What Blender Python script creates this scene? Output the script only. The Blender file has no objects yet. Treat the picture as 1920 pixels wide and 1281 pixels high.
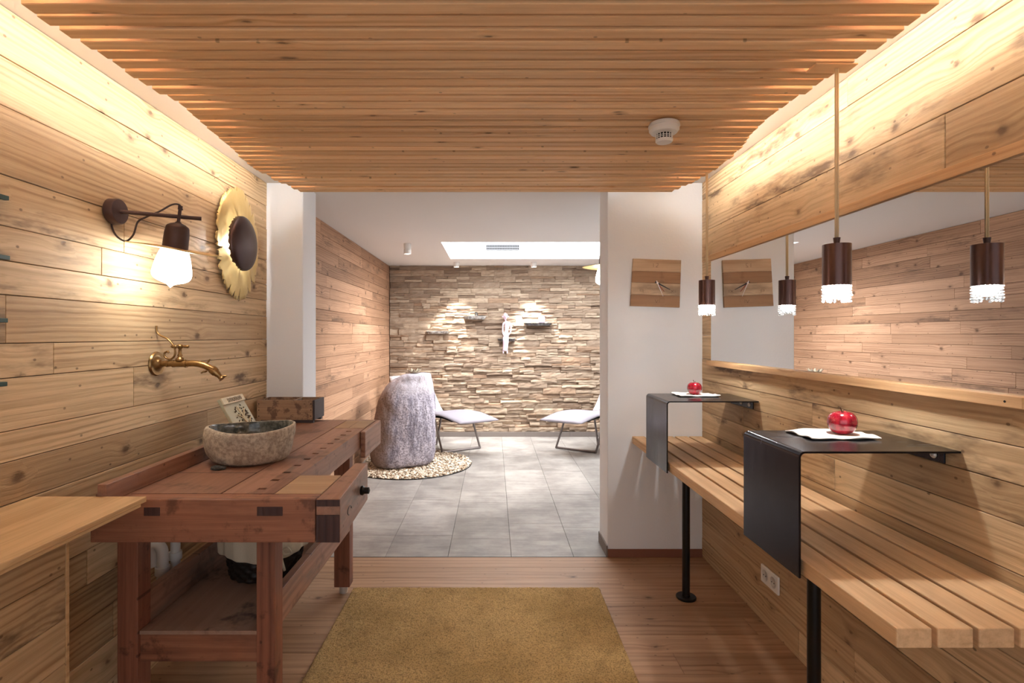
import bpy, bmesh, math, random
from mathutils import Vector, Matrix, noise as mn

random.seed(7)
S = bpy.context.scene
COL = S.collection
PI = math.pi

# ------------------------------------------------------------------ camera, world, exposure
EYE = 1.35
cam_d = bpy.data.cameras.new('camera')
cam_d.sensor_width = 36.0
cam_d.lens = 1000.0 * 36.0 / 1920.0
cam_d.shift_x = 35.0 / 1920.0
cam_d.shift_y = -11.5 / 1920.0
cam_d.clip_start = 0.02
cam = bpy.data.objects.new('camera', cam_d)
COL.objects.link(cam)
cam.location = (0, 0, EYE)
cam.rotation_euler = (PI / 2, 0, 0)
S.camera = cam

w = bpy.data.worlds.new('world'); S.world = w
w.use_nodes = True
w.node_tree.nodes['Background'].inputs[0].default_value = (0.90, 0.95, 1.0, 1)
w.node_tree.nodes['Background'].inputs[1].default_value = 1.35

S.view_settings.view_transform = 'Standard'
S.view_settings.look = 'None'
S.view_settings.gamma = 1.0
S.view_settings.use_curve_mapping = False
S.view_settings.exposure = 0.0
S.cycles.use_denoising = True
S.cycles.max_bounces = 10
S.cycles.diffuse_bounces = 6
S.cycles.glossy_bounces = 5
S.cycles.transparent_max_bounces = 16
S.cycles.sample_clamp_indirect = 20.0
S.cycles.caustics_refractive = False
S.cycles.caustics_reflective = False

L_COVE = 112.0
L_SKY = 16.0
L_BULB = 30.0
L_PEND = 650.0
W_SPOT = 95.0

def spot(name, loc, target, power, size=70, blend=0.6, color=(1, .98, .95), radius=0.02, parent=None):
    d = bpy.data.lights.new(name, 'SPOT')
    d.energy = power; d.spot_size = math.radians(size); d.spot_blend = blend
    d.color = color; d.shadow_soft_size = radius
    o = bpy.data.objects.new(name, d); COL.objects.link(o)
    o.location = loc
    o.rotation_euler = (Vector(target) - Vector(loc)).to_track_quat('-Z', 'Y').to_euler()
    return o

spot('spot_light', (-0.47, 6.79, 2.21), (-0.52, 7.10, 0.2), W_SPOT * 2.4, 62, .45)
spot('spot_light', (0.515, 6.79, 2.21), (0.52, 7.10, 0.2), W_SPOT * 2.4, 62, .45)
spot('spot_light', (-0.871, 5.41, 2.165), (-1.40, 5.95, 1.0), W_SPOT * .35, 55, .9)
spot('spot_light', (2.3, 5.2, 2.165), (.9, 6.2, 0.2), W_SPOT * .7, 80, .5)  # added lamp out of view, brightens the right lounger
spot('spot_light', (1.3, 4.7, 2.165), (-0.6, 5.5, 0.4), W_SPOT * 2.6, 80, .5)  # added lamp hidden behind the pier, brightens the boulder

# ------------------------------------------------------------------ helpers
def px(x, y, Y):
    return Vector(((x - 925) * Y / 1000, Y, EYE - (y - 629) * Y / 1000))

def tag(o, label=None, cat=None, group=None, kind=None):
    if label: o['label'] = label
    if cat: o['category'] = cat
    if group: o['group'] = group
    if kind: o['kind'] = kind
    return o

def empty(name, loc, label, cat, group=None):
    o = bpy.data.objects.new(name, None); COL.objects.link(o)
    o.location = loc; o.empty_display_size = 0.05
    return tag(o, label, cat, group)

def obj(name, bm, mat, parent=None, smooth=False, bevel=0, angle=None, segs=2, kind=None, world=True):
    """one mesh object; geometry given in world coordinates, moved into the parent's frame"""
    bmesh.ops.recalc_face_normals(bm, faces=bm.faces)
    me = bpy.data.meshes.new(name)
    if parent is not None and world:
        bm.transform(chain_matrix(parent).inverted())
    bm.to_mesh(me); bm.free()
    if isinstance(mat, (list, tuple)):
        for m in mat: me.materials.append(m)
    else:
        me.materials.append(mat)
    if smooth:
        for p in me.polygons: p.use_smooth = True
    o = bpy.data.objects.new(name, me); COL.objects.link(o)
    if parent is not None: o.parent = parent
    if bevel:
        b = o.modifiers.new('bevel', 'BEVEL'); b.width = bevel; b.segments = segs
        b.limit_method = 'ANGLE'; b.angle_limit = math.radians(40)
    if angle is not None and smooth:
        try:
            me.set_sharp_from_angle(angle=math.radians(angle))
        except Exception:
            pass
    if kind: o['kind'] = kind
    return o

def chain_matrix(o):
    m = Matrix.Identity(4)
    while o is not None:
        m = Matrix.LocRotScale(o.location, o.rotation_euler, o.scale) @ m
        o = o.parent
    return m

def copy_tree(o, parent=None):
    c = o.copy(); COL.objects.link(c)
    if parent is not None: c.parent = parent
    for ch in list(o.children):
        copy_tree(ch, c)
    return c

def box(bm, x0, x1, y0, y1, z0, z1, mi=0):
    r = bmesh.ops.create_cube(bm, size=1)
    for v in r['verts']:
        v.co = Vector((x0 + (v.co.x + .5) * (x1 - x0), y0 + (v.co.y + .5) * (y1 - y0), z0 + (v.co.z + .5) * (z1 - z0)))
    if mi:
        for f in set(f for v in r['verts'] for f in v.link_faces): f.material_index = mi
    return r['verts']

def tube(bm, pts, rad, seg=12, caps=True, flat=None):
    pts = [Vector(p) for p in pts]
    n = len(pts)
    rr = rad if isinstance(rad, (list, tuple)) else [rad] * n
    rings = []
    up = None
    for i, p in enumerate(pts):
        t = (pts[min(i + 1, n - 1)] - pts[max(i - 1, 0)]).normalized()
        if up is None:
            up = Vector((0, 0, 1)) if abs(t.z) < .9 else Vector((1, 0, 0))
        a = t.cross(up)
        if a.length < 1e-5: a = t.cross(Vector((0, 1, 0)))
        a.normalize(); b = a.cross(t).normalized(); up = b
        ring = []
        for k in range(seg):
            th = 2 * PI * k / seg
            fx = 1.0 if flat is None else flat
            ring.append(bm.verts.new(p + a * math.cos(th) * rr[i] + b * math.sin(th) * rr[i] * fx))
        rings.append(ring)
    for i in range(n - 1):
        for k in range(seg):
            bm.faces.new((rings[i][k], rings[i][(k + 1) % seg], rings[i + 1][(k + 1) % seg], rings[i + 1][k]))
    if caps:
        bm.faces.new(rings[0][::-1]); bm.faces.new(rings[-1])

def spline(pts, n=8):
    pts = [Vector(p) for p in pts]
    out = []
    for i in range(len(pts) - 1):
        p0 = pts[max(i - 1, 0)]; p1 = pts[i]; p2 = pts[i + 1]; p3 = pts[min(i + 2, len(pts) - 1)]
        for k in range(n):
            t = k / n
            out.append(.5 * ((2 * p1) + (-p0 + p2) * t + (2 * p0 - 5 * p1 + 4 * p2 - p3) * t * t + (-p0 + 3 * p1 - 3 * p2 + p3) * t ** 3))
    out.append(pts[-1])
    return out

def lathe(bm, prof, M=None, seg=32, fn=None, close=False):
    """profile [(r,z)], turned round z, placed by matrix M"""
    M = M or Matrix.Identity(4)
    rings = []
    for (r, z) in prof:
        if r < 1e-6:
            rings.append([bm.verts.new(M @ Vector((0, 0, z)))])
        else:
            ring = []
            for k in range(seg):
                th = 2 * PI * k / seg
                v = Vector((r * math.cos(th), r * math.sin(th), z))
                if fn: v = fn(v, th)
                ring.append(bm.verts.new(M @ v))
            rings.append(ring)
    m = len(rings)
    for i in range(m - 1 if not close else m):
        a, b = rings[i], rings[(i + 1) % m]
        for k in range(seg):
            k2 = (k + 1) % seg
            if len(a) == 1 and len(b) == 1: continue
            if len(a) == 1: bm.faces.new((a[0], b[k], b[k2]))
            elif len(b) == 1: bm.faces.new((a[k], b[0], a[k2]))
            else: bm.faces.new((a[k], b[k], b[k2], a[k2]))

def T(x, y, z): return Matrix.Translation((x, y, z))
def axis_matrix(loc, zdir, xhint=(1, 0, 0)):
    z = Vector(zdir).normalized(); x = Vector(xhint)
    x = (x - z * x.dot(z))
    if x.length < 1e-4: x = Vector((0, 1, 0)) - z * z.y
    x.normalize(); y = z.cross(x)
    M = Matrix((x, y, z)).transposed().to_4x4()
    return Matrix.Translation(loc) @ M

# ------------------------------------------------------------------ materials
def srgb(r, g, b):
    f = lambda c: (c / 255 / 12.92) if c / 255 <= .04045 else ((c / 255 + .055) / 1.055) ** 2.4
    return (f(r), f(g), f(b), 1)

class NG:
    def __init__(s, name):
        s.m = bpy.data.materials.new(name); s.m.use_nodes = True
        s.t = s.m.node_tree; s.t.nodes.clear()
        s.out = s.t.nodes.new('ShaderNodeOutputMaterial')
        s.b = s.t.nodes.new('ShaderNodeBsdfPrincipled')
        s.t.links.new(s.b.outputs[0], s.out.inputs[0])
    def _set(s, sock, v):
        if v is None: return
        if isinstance(v, bpy.types.NodeSocket): s.t.links.new(v, sock)
        else: sock.default_value = v
    def node(s, ty, **kw):
        n = s.t.nodes.new(ty)
        for k, v in kw.items(): setattr(n, k, v)
        return n
    def math(s, op, a, b=None, c=None, clamp=False):
        n = s.node('ShaderNodeMath', operation=op, use_clamp=clamp)
        s._set(n.inputs[0], a); s._set(n.inputs[1], b); s._set(n.inputs[2], c)
        return n.outputs[0]
    def vmath(s, op, a, b=None):
        n = s.node('ShaderNodeVectorMath', operation=op)
        s._set(n.inputs[0], a); s._set(n.inputs[1], b)
        return n.outputs[0]
    def noise(s, vec, scale=1, detail=3, rough=.5, dist=0, color=False):
        n = s.node('ShaderNodeTexNoise')
        s._set(n.inputs['Vector'], vec); n.inputs['Scale'].default_value = scale
        n.inputs['Detail'].default_value = detail; n.inputs['Roughness'].default_value = rough
        n.inputs['Distortion'].default_value = dist
        return n.outputs[1 if color else 0]
    def voro(s, vec, scale=1, feature='F1', rnd=1, dim='3D'):
        n = s.node('ShaderNodeTexVoronoi', feature=feature, voronoi_dimensions=dim)
        s._set(n.inputs['Vector'], vec); n.inputs['Scale'].default_value = scale
        n.inputs['Randomness'].default_value = rnd
        return n
    def smooth(s, v, a, b, to0=0, to1=1):
        n = s.node('ShaderNodeMapRange', interpolation_type='SMOOTHSTEP')
        s._set(n.inputs[0], v); n.inputs[1].default_value = a; n.inputs[2].default_value = b
        n.inputs[3].default_value = to0; n.inputs[4].default_value = to1
        return n.outputs[0]
    def mix(s, f, a, b, mode='MIX'):
        n = s.node('ShaderNodeMix', data_type='RGBA', blend_type=mode)
        s._set(n.inputs[0], f); s._set(n.inputs[6], a); s._set(n.inputs[7], b)
        return n.outputs[2]
    def coord(s): return s.node('ShaderNodeTexCoord').outputs['Object']
    def sep(s, v):
        n = s.node('ShaderNodeSeparateXYZ'); s._set(n.inputs[0], v); return n.outputs
    def comb(s, x, y, z):
        n = s.node('ShaderNodeCombineXYZ')
        s._set(n.inputs[0], x); s._set(n.inputs[1], y); s._set(n.inputs[2], z); return n.outputs[0]
    def island(s): return s.node('ShaderNodeNewGeometry').outputs['Random Per Island']
    def bump(s, h, strength=.3, dist=.002):
        n = s.node('ShaderNodeBump'); n.inputs['Strength'].default_value = strength
        n.inputs['Distance'].default_value = dist
        s._set(n.inputs['Height'], h); s.t.links.new(n.outputs[0], s.b.inputs['Normal'])
    def set(s, **kw):
        for k, v in kw.items():
            s._set(s.b.inputs[k.replace('_', ' ')], v)
        return s.m

def plain(name, col, rough=.5, metal=0.0, bump=None, spec=None):
    g = NG(name)
    g.set(Base_Color=col, Roughness=rough, Metallic=metal)
    if spec is not None: g.b.inputs['Specular IOR Level'].default_value = spec
    if bump:
        g.bump(g.noise(g.coord(), bump[0], 4, .6), bump[1], bump[2] if len(bump) > 2 else .002)
    return g.m

def emissive(name, col, strength):
    g = NG(name)
    e = g.node('ShaderNodeEmission'); e.inputs[0].default_value = col; e.inputs[1].default_value = strength
    g.t.links.new(e.outputs[0], g.out.inputs[0])
    return g.m

def wood(name, axis, light, dark, knot=(0.075, 0.035, 0.016, 1), freq=260, knots=1.0, grey=0.35,
         greycol=(.16, .12, .09, 1), rough=.55, tint=.35, kscale=(4, 5.5, 5.5), dots=.65, bumpk=.35, patch=None, spec=.35):
    g = NG(name)
    x, y, z = g.sep(g.coord())
    u, v, q = {'X': (x, y, z), 'Y': (y, z, x), 'Z': (z, x, y)}[axis]
    r = g.island()
    r2 = g.math('FRACT', g.math('MULTIPLY', r, 17.37))
    r3 = g.math('FRACT', g.math('MULTIPLY', r, 91.7))
    u = g.math('ADD', u, g.math('MULTIPLY', r, 43.0))
    v2 = g.math('ADD', v, g.math('MULTIPLY', r2, 9.0))
    base = g.comb(u, v2, q)
    low = g.noise(g.vmath('MULTIPLY', base, (1.3, 6.0, 6.0)), 1, 3, .5)
    wob = g.noise(g.vmath('MULTIPLY', base, (22, 40, 40)), 1, 3, .6)
    kb = g.vmath('ADD', g.vmath('MULTIPLY', base, kscale), g.comb(g.math('MULTIPLY', wob, .14), g.math('MULTIPLY', wob, .12), 0))
    kv = g.voro(kb, 1, dim='2D')
    kd = kv.outputs['Distance']
    kc = g.sep(kv.outputs['Color'])[0]
    keep = g.smooth(kc, 1 - .34 * knots - .02, 1 - .34 * knots)
    infl = g.math('MULTIPLY', g.smooth(kd, 0.0, .42, 1, 0), keep)
    vw = g.math('ADD', v2, g.math('ADD', g.math('MULTIPLY', low, .05), g.math('MULTIPLY', infl, .018)))
    wid = g.noise(g.comb(0.0, g.math('MULTIPLY', vw, 16), r), 1, 2, .5)
    phase = g.math('ADD', g.math('MULTIPLY', vw, freq), g.math('ADD', g.math('MULTIPLY', wid, 9), g.math('MULTIPLY', wob, .9)))
    ring = g.math('POWER', g.math('ADD', g.math('MULTIPLY', g.math('SINE', phase), .5), .5), 2.2)
    band = g.smooth(g.noise(g.comb(g.math('MULTIPLY', u, 1.1), g.math('MULTIPLY', vw, 42), g.math('MULTIPLY', q, 42)), 1, 5, .65), .36, .66)
    fib = g.noise(g.vmath('MULTIPLY', base, (7, 260, 260)), 1, 3, .6)
    fmask = g.noise(g.vmath('MULTIPLY', base, (.9, 4, 4)), 1, 3, .5)
    f = g.math('ADD', g.math('MULTIPLY', ring, g.smooth(fmask, .40, .66, .08, .55)), g.math('ADD', g.math('MULTIPLY', band, .42), g.math('MULTIPLY', g.math('SUBTRACT', fib, .5), .45)), clamp=True)
    c = g.mix(f, light, dark)
    # old-timber greying in patches
    pn = g.noise(g.vmath('MULTIPLY', base, (2.2, 8, 8)), 1, 5, .65)
    c = g.mix(g.math('MULTIPLY', g.smooth(pn, .50, .72), g.math('MULTIPLY', g.smooth(r3, .2, .9), grey * 1.6)), c, greycol)
    # per-board tone
    br = g.math('ADD', 1 - tint * .55, g.math('MULTIPLY', r2, tint))
    c = g.mix(1.0, c, g.comb(br, g.math('POWER', br, 1.15), g.math('POWER', br, 1.3)), 'MULTIPLY')
    km = g.math('MULTIPLY', g.smooth(g.math('ADD', g.math('DIVIDE', kd, g.math('ADD', .45, g.math('MULTIPLY', g.sep(kv.outputs['Color'])[2], .8))), g.math('MULTIPLY', g.math('SUBTRACT', wob, .5), .12)), .02, .105, 1, 0), keep)
    c = g.mix(g.math('MULTIPLY', km, .8), c, knot)
    ko = g.math('MULTIPLY', g.smooth(kd, .06, .18, 1, 0), keep)
    c = g.mix(g.math('MULTIPLY', ko, .28), c, g.mix(.6, dark, knot))
    if dots:
        dv = g.voro(g.vmath('MULTIPLY', base, (10, 14, 14)), 1, dim='2D')
        dk = g.smooth(g.sep(dv.outputs['Color'])[1], .72, .73)
        dm = g.math('MULTIPLY', g.smooth(dv.outputs['Distance'], .035, .075, 1, 0), dk)
        c = g.mix(g.math('MULTIPLY', dm, dots), c, knot)
    if patch:   # stains of their own shape
        sn = g.noise(g.coord(), patch[0], 5, .65)
        c = g.mix(g.math('MULTIPLY', g.smooth(sn, patch[1], patch[1] + .12), patch[2]), c, patch[3])
    g.set(Base_Color=c, Roughness=g.math('ADD', rough, g.math('MULTIPLY', fib, .1)))
    g.b.inputs['Specular IOR Level'].default_value = spec
    g.bump(g.math('SUBTRACT', g.math('ADD', g.math('MULTIPLY', ring, -.6), fib), g.math('MULTIPLY', km, 1.2)), bumpk, .0015)
    return g.m

M = {}
WL, WD = srgb(209, 180, 141), srgb(147, 115, 80)
M['wall_wood'] = wood('reclaimed_spruce_wall', 'Y', WL, WD, freq=300, tint=.5, grey=.8, greycol=srgb(108, 84, 62))
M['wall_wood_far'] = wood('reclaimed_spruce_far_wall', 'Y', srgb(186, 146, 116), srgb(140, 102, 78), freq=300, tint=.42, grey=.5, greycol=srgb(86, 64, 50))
M['slat'] = wood('ceiling_pine', 'X', srgb(240, 202, 156), srgb(208, 160, 112), freq=260, tint=.28, grey=.06, knots=.55, dots=.5, kscale=(4, 12, 12))
M['bench'] = wood('bench_larch', 'Y', srgb(222, 186, 144), srgb(176, 136, 98), freq=240, tint=.22, grey=.15, knots=.5, dots=.2, greycol=srgb(140, 108, 84))
M['ledge'] = wood('ledge_spruce', 'Y', srgb(212, 172, 128), srgb(170, 128, 86), freq=240, tint=.12, grey=.15, knots=.5)
M['counter'] = wood('counter_spruce', 'Y', srgb(212, 178, 132), srgb(170, 132, 92), freq=180, tint=.15, grey=.1, knots=.8)
M['floorwood'] = wood('larch_floor', 'X', srgb(184, 148, 116), srgb(134, 98, 72), freq=160, tint=.25, grey=.1, knots=.5, dots=.5, rough=.42, bumpk=.15)
RL, RD = srgb(158, 106, 80), srgb(96, 58, 44)
SC = srgb(58, 34, 28)
M['wb_x'] = wood('aged_beech_x', 'X', RL, RD, knot=SC, freq=220, tint=.2, grey=.3, greycol=srgb(86, 58, 48), rough=.42, patch=(9, .53, .6, SC), knots=.4)
M['wb_y'] = wood('aged_beech_y', 'Y', srgb(158, 118, 98), srgb(112, 76, 62), knot=SC, freq=220, tint=.22, grey=.9, greycol=srgb(120, 98, 86), rough=.38, patch=(7, .52, .6, srgb(84, 60, 50)), knots=.35)
M['wb_z'] = wood('aged_beech_z', 'Z', srgb(144, 92, 70), srgb(94, 54, 42), knot=SC, freq=220, tint=.2, grey=.25, greycol=srgb(86, 58, 48), rough=.45, patch=(8, .55, .7, SC), knots=.5)
M['wb_light'] = wood('repair_wood', 'X', srgb(184, 152, 118), srgb(150, 118, 90), freq=500, tint=.1, grey=.1, knots=0.2, dots=.2)
M['wb_dark'] = wood('dark_end_grain', 'Z', srgb(72, 46, 42), srgb(50, 30, 28), freq=300, tint=.1, grey=.1, knots=0, dots=0, rough=.4)
M['wb_shelf'] = wood('shelf_board', 'Y', srgb(160, 130, 112), srgb(136, 106, 90), freq=120, tint=.1, grey=.2, knots=.1, dots=.1, patch=(4, .55, .8, srgb(56, 40, 34)), rough=.6)
M['crate'] = wood('weathered_crate', 'X', srgb(172, 142, 114), srgb(118, 92, 76), freq=260, tint=.3, grey=.7, greycol=srgb(92, 66, 60), patch=(22, .5, .7, srgb(82, 58, 54)), knots=.3)
M['crate_dark'] = plain('crate_dark_end', srgb(62, 52, 54), .6, bump=(60, .4))
M['clock1'] = wood('clock_board_pale', 'X', srgb(206, 178, 148), srgb(166, 136, 108), freq=420, tint=.3, grey=.4, knots=.2)
M['clock2'] = wood('clock_board_brown', 'X', srgb(166, 128, 96), srgb(130, 96, 70), freq=420, tint=.2, grey=.2, knots=.7, kscale=(12, 14, 14))

g = NG('white_plaster')
pn = g.noise(g.coord(), 90, 3, .6)
g.set(Base_Color=srgb(236, 239, 244), Roughness=.85); g.bump(pn, .25, .003); M['plaster'] = g.m
M['ceil_white'] = plain('ceiling_white', srgb(228, 226, 224), .9)
M['white'] = plain('white_plastic', srgb(232, 230, 226), .4)
M['pipe'] = plain('white_pipe', srgb(222, 220, 218), .35)
M['steel_dark'] = NG('blackened_steel')
g = M['steel_dark']
n1 = g.noise(g.vmath('MULTIPLY', g.coord(), (3, 40, 3)), 1, 4, .6)
n2 = g.noise(g.coord(), 6, 4, .6)
g.set(Base_Color=g.mix(n2, srgb(38, 38, 48), srgb(58, 56, 62)), Metallic=.95, Roughness=g.math('ADD', .14, g.math('MULTIPLY', n1, .2)))
M['steel_dark'] = g.m
M['black_metal'] = plain('black_metal', srgb(28, 26, 26), .35, .5)
M['bolt'] = plain('zinc_bolt', srgb(214, 212, 208), .35, .4)
M['iron'] = plain('brown_iron', srgb(78, 58, 54), .5, .6, bump=(120, .2))
g = NG('aged_brass')
g.set(Base_Color=g.mix(g.noise(g.coord(), 60, 3), srgb(176, 142, 94), srgb(120, 92, 60)), Metallic=.9, Roughness=.32); M['brass'] = g.m
g = NG('gold_leaf')
gn = g.noise(g.vmath('MULTIPLY', g.coord(), (12, 12, 4)), 1, 4, .6)
g.set(Base_Color=g.mix(gn, srgb(224, 198, 138), srgb(196, 164, 100)), Metallic=.55, Roughness=.42); g.bump(g.noise(g.coord(), 40, 4), .4, .003); M['gold'] = g.m
g = NG('copper_patina')
cn = g.noise(g.vmath('MULTIPLY', g.coord(), (30, 30, 8)), 1, 4, .6)
g.set(Base_Color=g.mix(cn, srgb(112, 84, 78), srgb(64, 46, 44)), Metallic=.8, Roughness=.3); M['copper'] = g.m
M['cord'] = plain('beige_textile_cord', srgb(232, 206, 164), .8)
M['rubber'] = plain('dark_brown_cable', srgb(62, 44, 38), .5)
M['bulb'] = emissive('lit_bulb', (1, .985, .95, 1), L_BULB)
M['pendbulb'] = emissive('lit_pendant_bulb', (1, .985, .95, 1), L_PEND)
M['cove'] = emissive('led_strip', (1, .99, .95, 1), L_COVE)
M['sky'] = emissive('luminous_ceiling', (.93, .97, 1, 1), L_SKY)
M['spotglow'] = emissive('spot_lens', (1, .93, .85, 1), 8)
g = NG('crystal')
tr = g.node('ShaderNodeBsdfTransparent'); gl = g.node('ShaderNodeBsdfGlossy'); gl.inputs['Roughness'].default_value = .03
tl = g.node('ShaderNodeBsdfTranslucent')
fr = g.node('ShaderNodeFresnel'); fr.inputs[0].default_value = 1.55
m1 = g.node('ShaderNodeMixShader'); m1.inputs[0].default_value = .6
g.t.links.new(tr.outputs[0], m1.inputs[1]); g.t.links.new(tl.outputs[0], m1.inputs[2])
m2 = g.node('ShaderNodeMixShader'); g.t.links.new(fr.outputs[0], m2.inputs[0])
g.t.links.new(m1.outputs[0], m2.inputs[1]); g.t.links.new(gl.outputs[0], m2.inputs[2]); g.t.links.new(m2.outputs[0], g.out.inputs[0])
M['crystal'] = g.m
M['mirror'] = plain('mirror_silver', (.86, .87, .88, 1), .004, 1.0)
g = NG('slate_tile')
r = g.island(); co = g.coord()
tn = g.noise(g.vmath('MULTIPLY', co, (3, 3, 3)), 1, 6, .62)
tn2 = g.noise(g.vmath('MULTIPLY', co, (4, 22, 4)), 1, 5, .7)
tc = g.mix(g.smooth(g.math('ADD', g.math('MULTIPLY', tn, .6), g.math('MULTIPLY', tn2, .4)), .35, .68), srgb(120, 114, 110), srgb(168, 162, 156))
br = g.math('ADD', .88, g.math('MULTIPLY', r, .24))
g.set(Base_Color=g.mix(1.0, tc, g.comb(br, br, br), 'MULTIPLY'), Roughness=g.math('ADD', .3, g.math('MULTIPLY', tn2, .3)))
g.bump(tn2, .2, .002); M['tile'] = g.m
M['grout'] = plain('grout', srgb(92, 90, 88), .9)
g = NG('ledge_stone')
r = g.island(); r2 = g.math('FRACT', g.math('MULTIPLY', r, 31.7)); co = g.coord()
sn = g.noise(g.vmath('ADD', g.vmath('MULTIPLY', co, (9, 9, 30)), g.comb(g.math('MULTIPLY', r, 50), 0, 0)), 1, 5, .65)
c = g.mix(g.smooth(r, .1, .9), srgb(142, 122, 104), srgb(188, 168, 146))
c = g.mix(g.smooth(r2, .8, .95, 0, .4), c, srgb(168, 128, 96))
c = g.mix(g.smooth(sn, .35, .7, 0, .5), c, srgb(128, 104, 84))
g.set(Base_Color=c, Roughness=.85); g.bump(sn, .7, .008); M['stone'] = g.m
M['stone_gap'] = plain('stone_backing', srgb(84, 66, 52), .9)
g = NG('granite_rock')
co = g.coord()
a = g.noise(g.vmath('MULTIPLY', co, (14, 14, 4)), 1, 5, .7)
b = g.noise(co, 62, 4, .75)
c = g.mix(g.smooth(a, .38, .62), srgb(138, 132, 146), srgb(196, 188, 200))
c = g.mix(g.smooth(b, .46, .58, 0, .7), c, srgb(92, 84, 92))
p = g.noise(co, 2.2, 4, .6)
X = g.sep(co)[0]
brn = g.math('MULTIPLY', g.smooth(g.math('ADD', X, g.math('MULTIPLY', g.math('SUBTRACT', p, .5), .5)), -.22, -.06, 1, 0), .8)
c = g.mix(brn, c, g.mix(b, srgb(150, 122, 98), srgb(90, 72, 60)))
top = g.smooth(g.math('ADD', g.sep(co)[2], g.math('MULTIPLY', g.math('SUBTRACT', p, .5), .4)), .68, .82, 0, .55)  # paler top: light from above painted into the rock colour
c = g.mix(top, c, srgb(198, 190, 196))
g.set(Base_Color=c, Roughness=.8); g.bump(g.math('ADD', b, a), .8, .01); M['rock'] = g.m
g = NG('pebbles')
r = g.island()
c = g.mix(g.smooth(r, 0, 1), srgb(150, 126, 100), srgb(236, 222, 202))
g.set(Base_Color=c, Roughness=.6); M['pebble'] = g.m
g = NG('river_stone')
co = g.coord()
a = g.noise(co, 60, 5, .7); b = g.noise(co, 14, 3, .6)
c = g.mix(g.smooth(a, .35, .65), srgb(150, 136, 120), srgb(204, 192, 172))
c = g.mix(g.smooth(b, .4, .65, 0, .35), c, srgb(140, 120, 106))
g.set(Base_Color=c, Roughness=.8); g.bump(a, .7, .004); M['basin_out'] = g.m
g = NG('polished_dark_stone')
a = g.noise(g.coord(), 28, 5, .7)
g.set(Base_Color=g.mix(g.smooth(a, .35, .65), srgb(58, 60, 56), srgb(112, 112, 106)), Roughness=.12); M['basin_in'] = g.m
g = NG('rug_pile')
co = g.coord()
a = g.noise(co, 2.2, 4, .65); b = g.noise(co, 150, 3, .75); d = g.noise(co, 11, 5, .65)
c = g.mix(g.smooth(a, .35, .68), srgb(208, 172, 114), srgb(178, 144, 88))
c = g.mix(g.smooth(d, .5, .72, 0, .45), c, srgb(140, 108, 60))
c = g.mix(g.smooth(b, .42, .66, 0, .75), c, srgb(104, 82, 42))
g.set(Base_Color=c, Roughness=.95); g.bump(b, .9, .006); M['rug'] = g.m
g = NG('red_apple')
co = g.coord()
a = g.voro(co, 320)
sp = g.smooth(a.outputs['Distance'], .1, .25, .55, 0)
b = g.noise(g.vmath('MULTIPLY', co, (60, 60, 10)), 1, 3, .6)
c = g.mix(g.smooth(b, .35, .7), srgb(168, 22, 44), srgb(112, 10, 28))
c = g.mix(g.math('MULTIPLY', sp, g.smooth(g.noise(co, 25, 2), .45, .6)), c, srgb(236, 150, 150))
g.set(Base_Color=c, Roughness=.16); g.b.inputs['Coat Weight'].default_value = .6; M['apple'] = g.m
M['stem'] = plain('stem', srgb(84, 56, 36), .7)
M['felt'] = plain('white_felt', srgb(232, 228, 224), .95, bump=(300, .5))
M['cushion'] = plain('grey_upholstery', srgb(150, 144, 152), .85, bump=(500, .2))
M['cushion_white'] = plain('white_upholstery', srgb(206, 202, 204), .85, bump=(500, .2))
M['frame'] = plain('brushed_frame', srgb(128, 120, 118), .35, .8)
M['dark_under'] = plain('black_shell', srgb(24, 24, 24), .6)
M['statue'] = plain('pale_pink_ceramic', srgb(214, 190, 204), .5)
M['statue_dark'] = plain('dark_mark', srgb(90, 74, 84), .6)
g = NG('pale_slab')
a = g.noise(g.coord(), 30, 5, .7)
g.set(Base_Color=g.mix(g.smooth(a, .4, .65), srgb(200, 196, 190), srgb(128, 124, 124)), Roughness=.7); g.bump(a, .6, .006); M['slab_pale'] = g.m
g = NG('dark_slab')
a = g.noise(g.coord(), 30, 5, .7)
g.set(Base_Color=g.mix(g.smooth(a, .4, .65), srgb(120, 118, 120), srgb(66, 64, 66)), Roughness=.7); g.bump(a, .6, .006); M['slab_dark'] = g.m
M['pinkglass'] = plain('pink_glass', srgb(206, 186, 206), .15)
M['wicker'] = plain('black_wicker', srgb(34, 26, 22), .5)
M['linen'] = plain('cream_linen', srgb(214, 200, 176), .95, bump=(200, .4))
M['sage'] = plain('sage_ceramic', srgb(176, 168, 140), .6, bump=(60, .3))
M['cream'] = plain('cream_relief', srgb(214, 198, 166), .6)
M['leafdark'] = plain('dark_leaf_relief', srgb(84, 66, 46), .6)
M['rosered'] = plain('red_relief', srgb(150, 74, 60), .6)
M['green'] = plain('dark_green_paint', srgb(30, 62, 56), .5)
M['skirt'] = plain('red_brown_skirting', srgb(134, 86, 66), .5)
M['skirt_grey'] = plain('grey_skirting', srgb(118, 108, 102), .6)
M['hole'] = plain('dark_gap', srgb(20, 14, 12), .9)
M['panel'] = plain('light_blocking_board', srgb(60, 40, 26), .8)  # for the added board that blocks light above the slats
M['blackhand'] = plain('black_hand', srgb(16, 14, 14), .4)
M['redhand'] = plain('copper_hand', srgb(150, 84, 64), .35, .6)
M['silver'] = plain('silver', srgb(225, 215, 210), .3, .6)
M['clay'] = plain('clay_dish', srgb(168, 158, 138), .8, bump=(40, .3))

# ------------------------------------------------------------------ the room
XL, XR = -1.38, 1.271
YP0, YP1 = 3.25, 3.49
YB = 7.14
ZC = 2.28
YN = -1.0
XRR = 2.7

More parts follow.
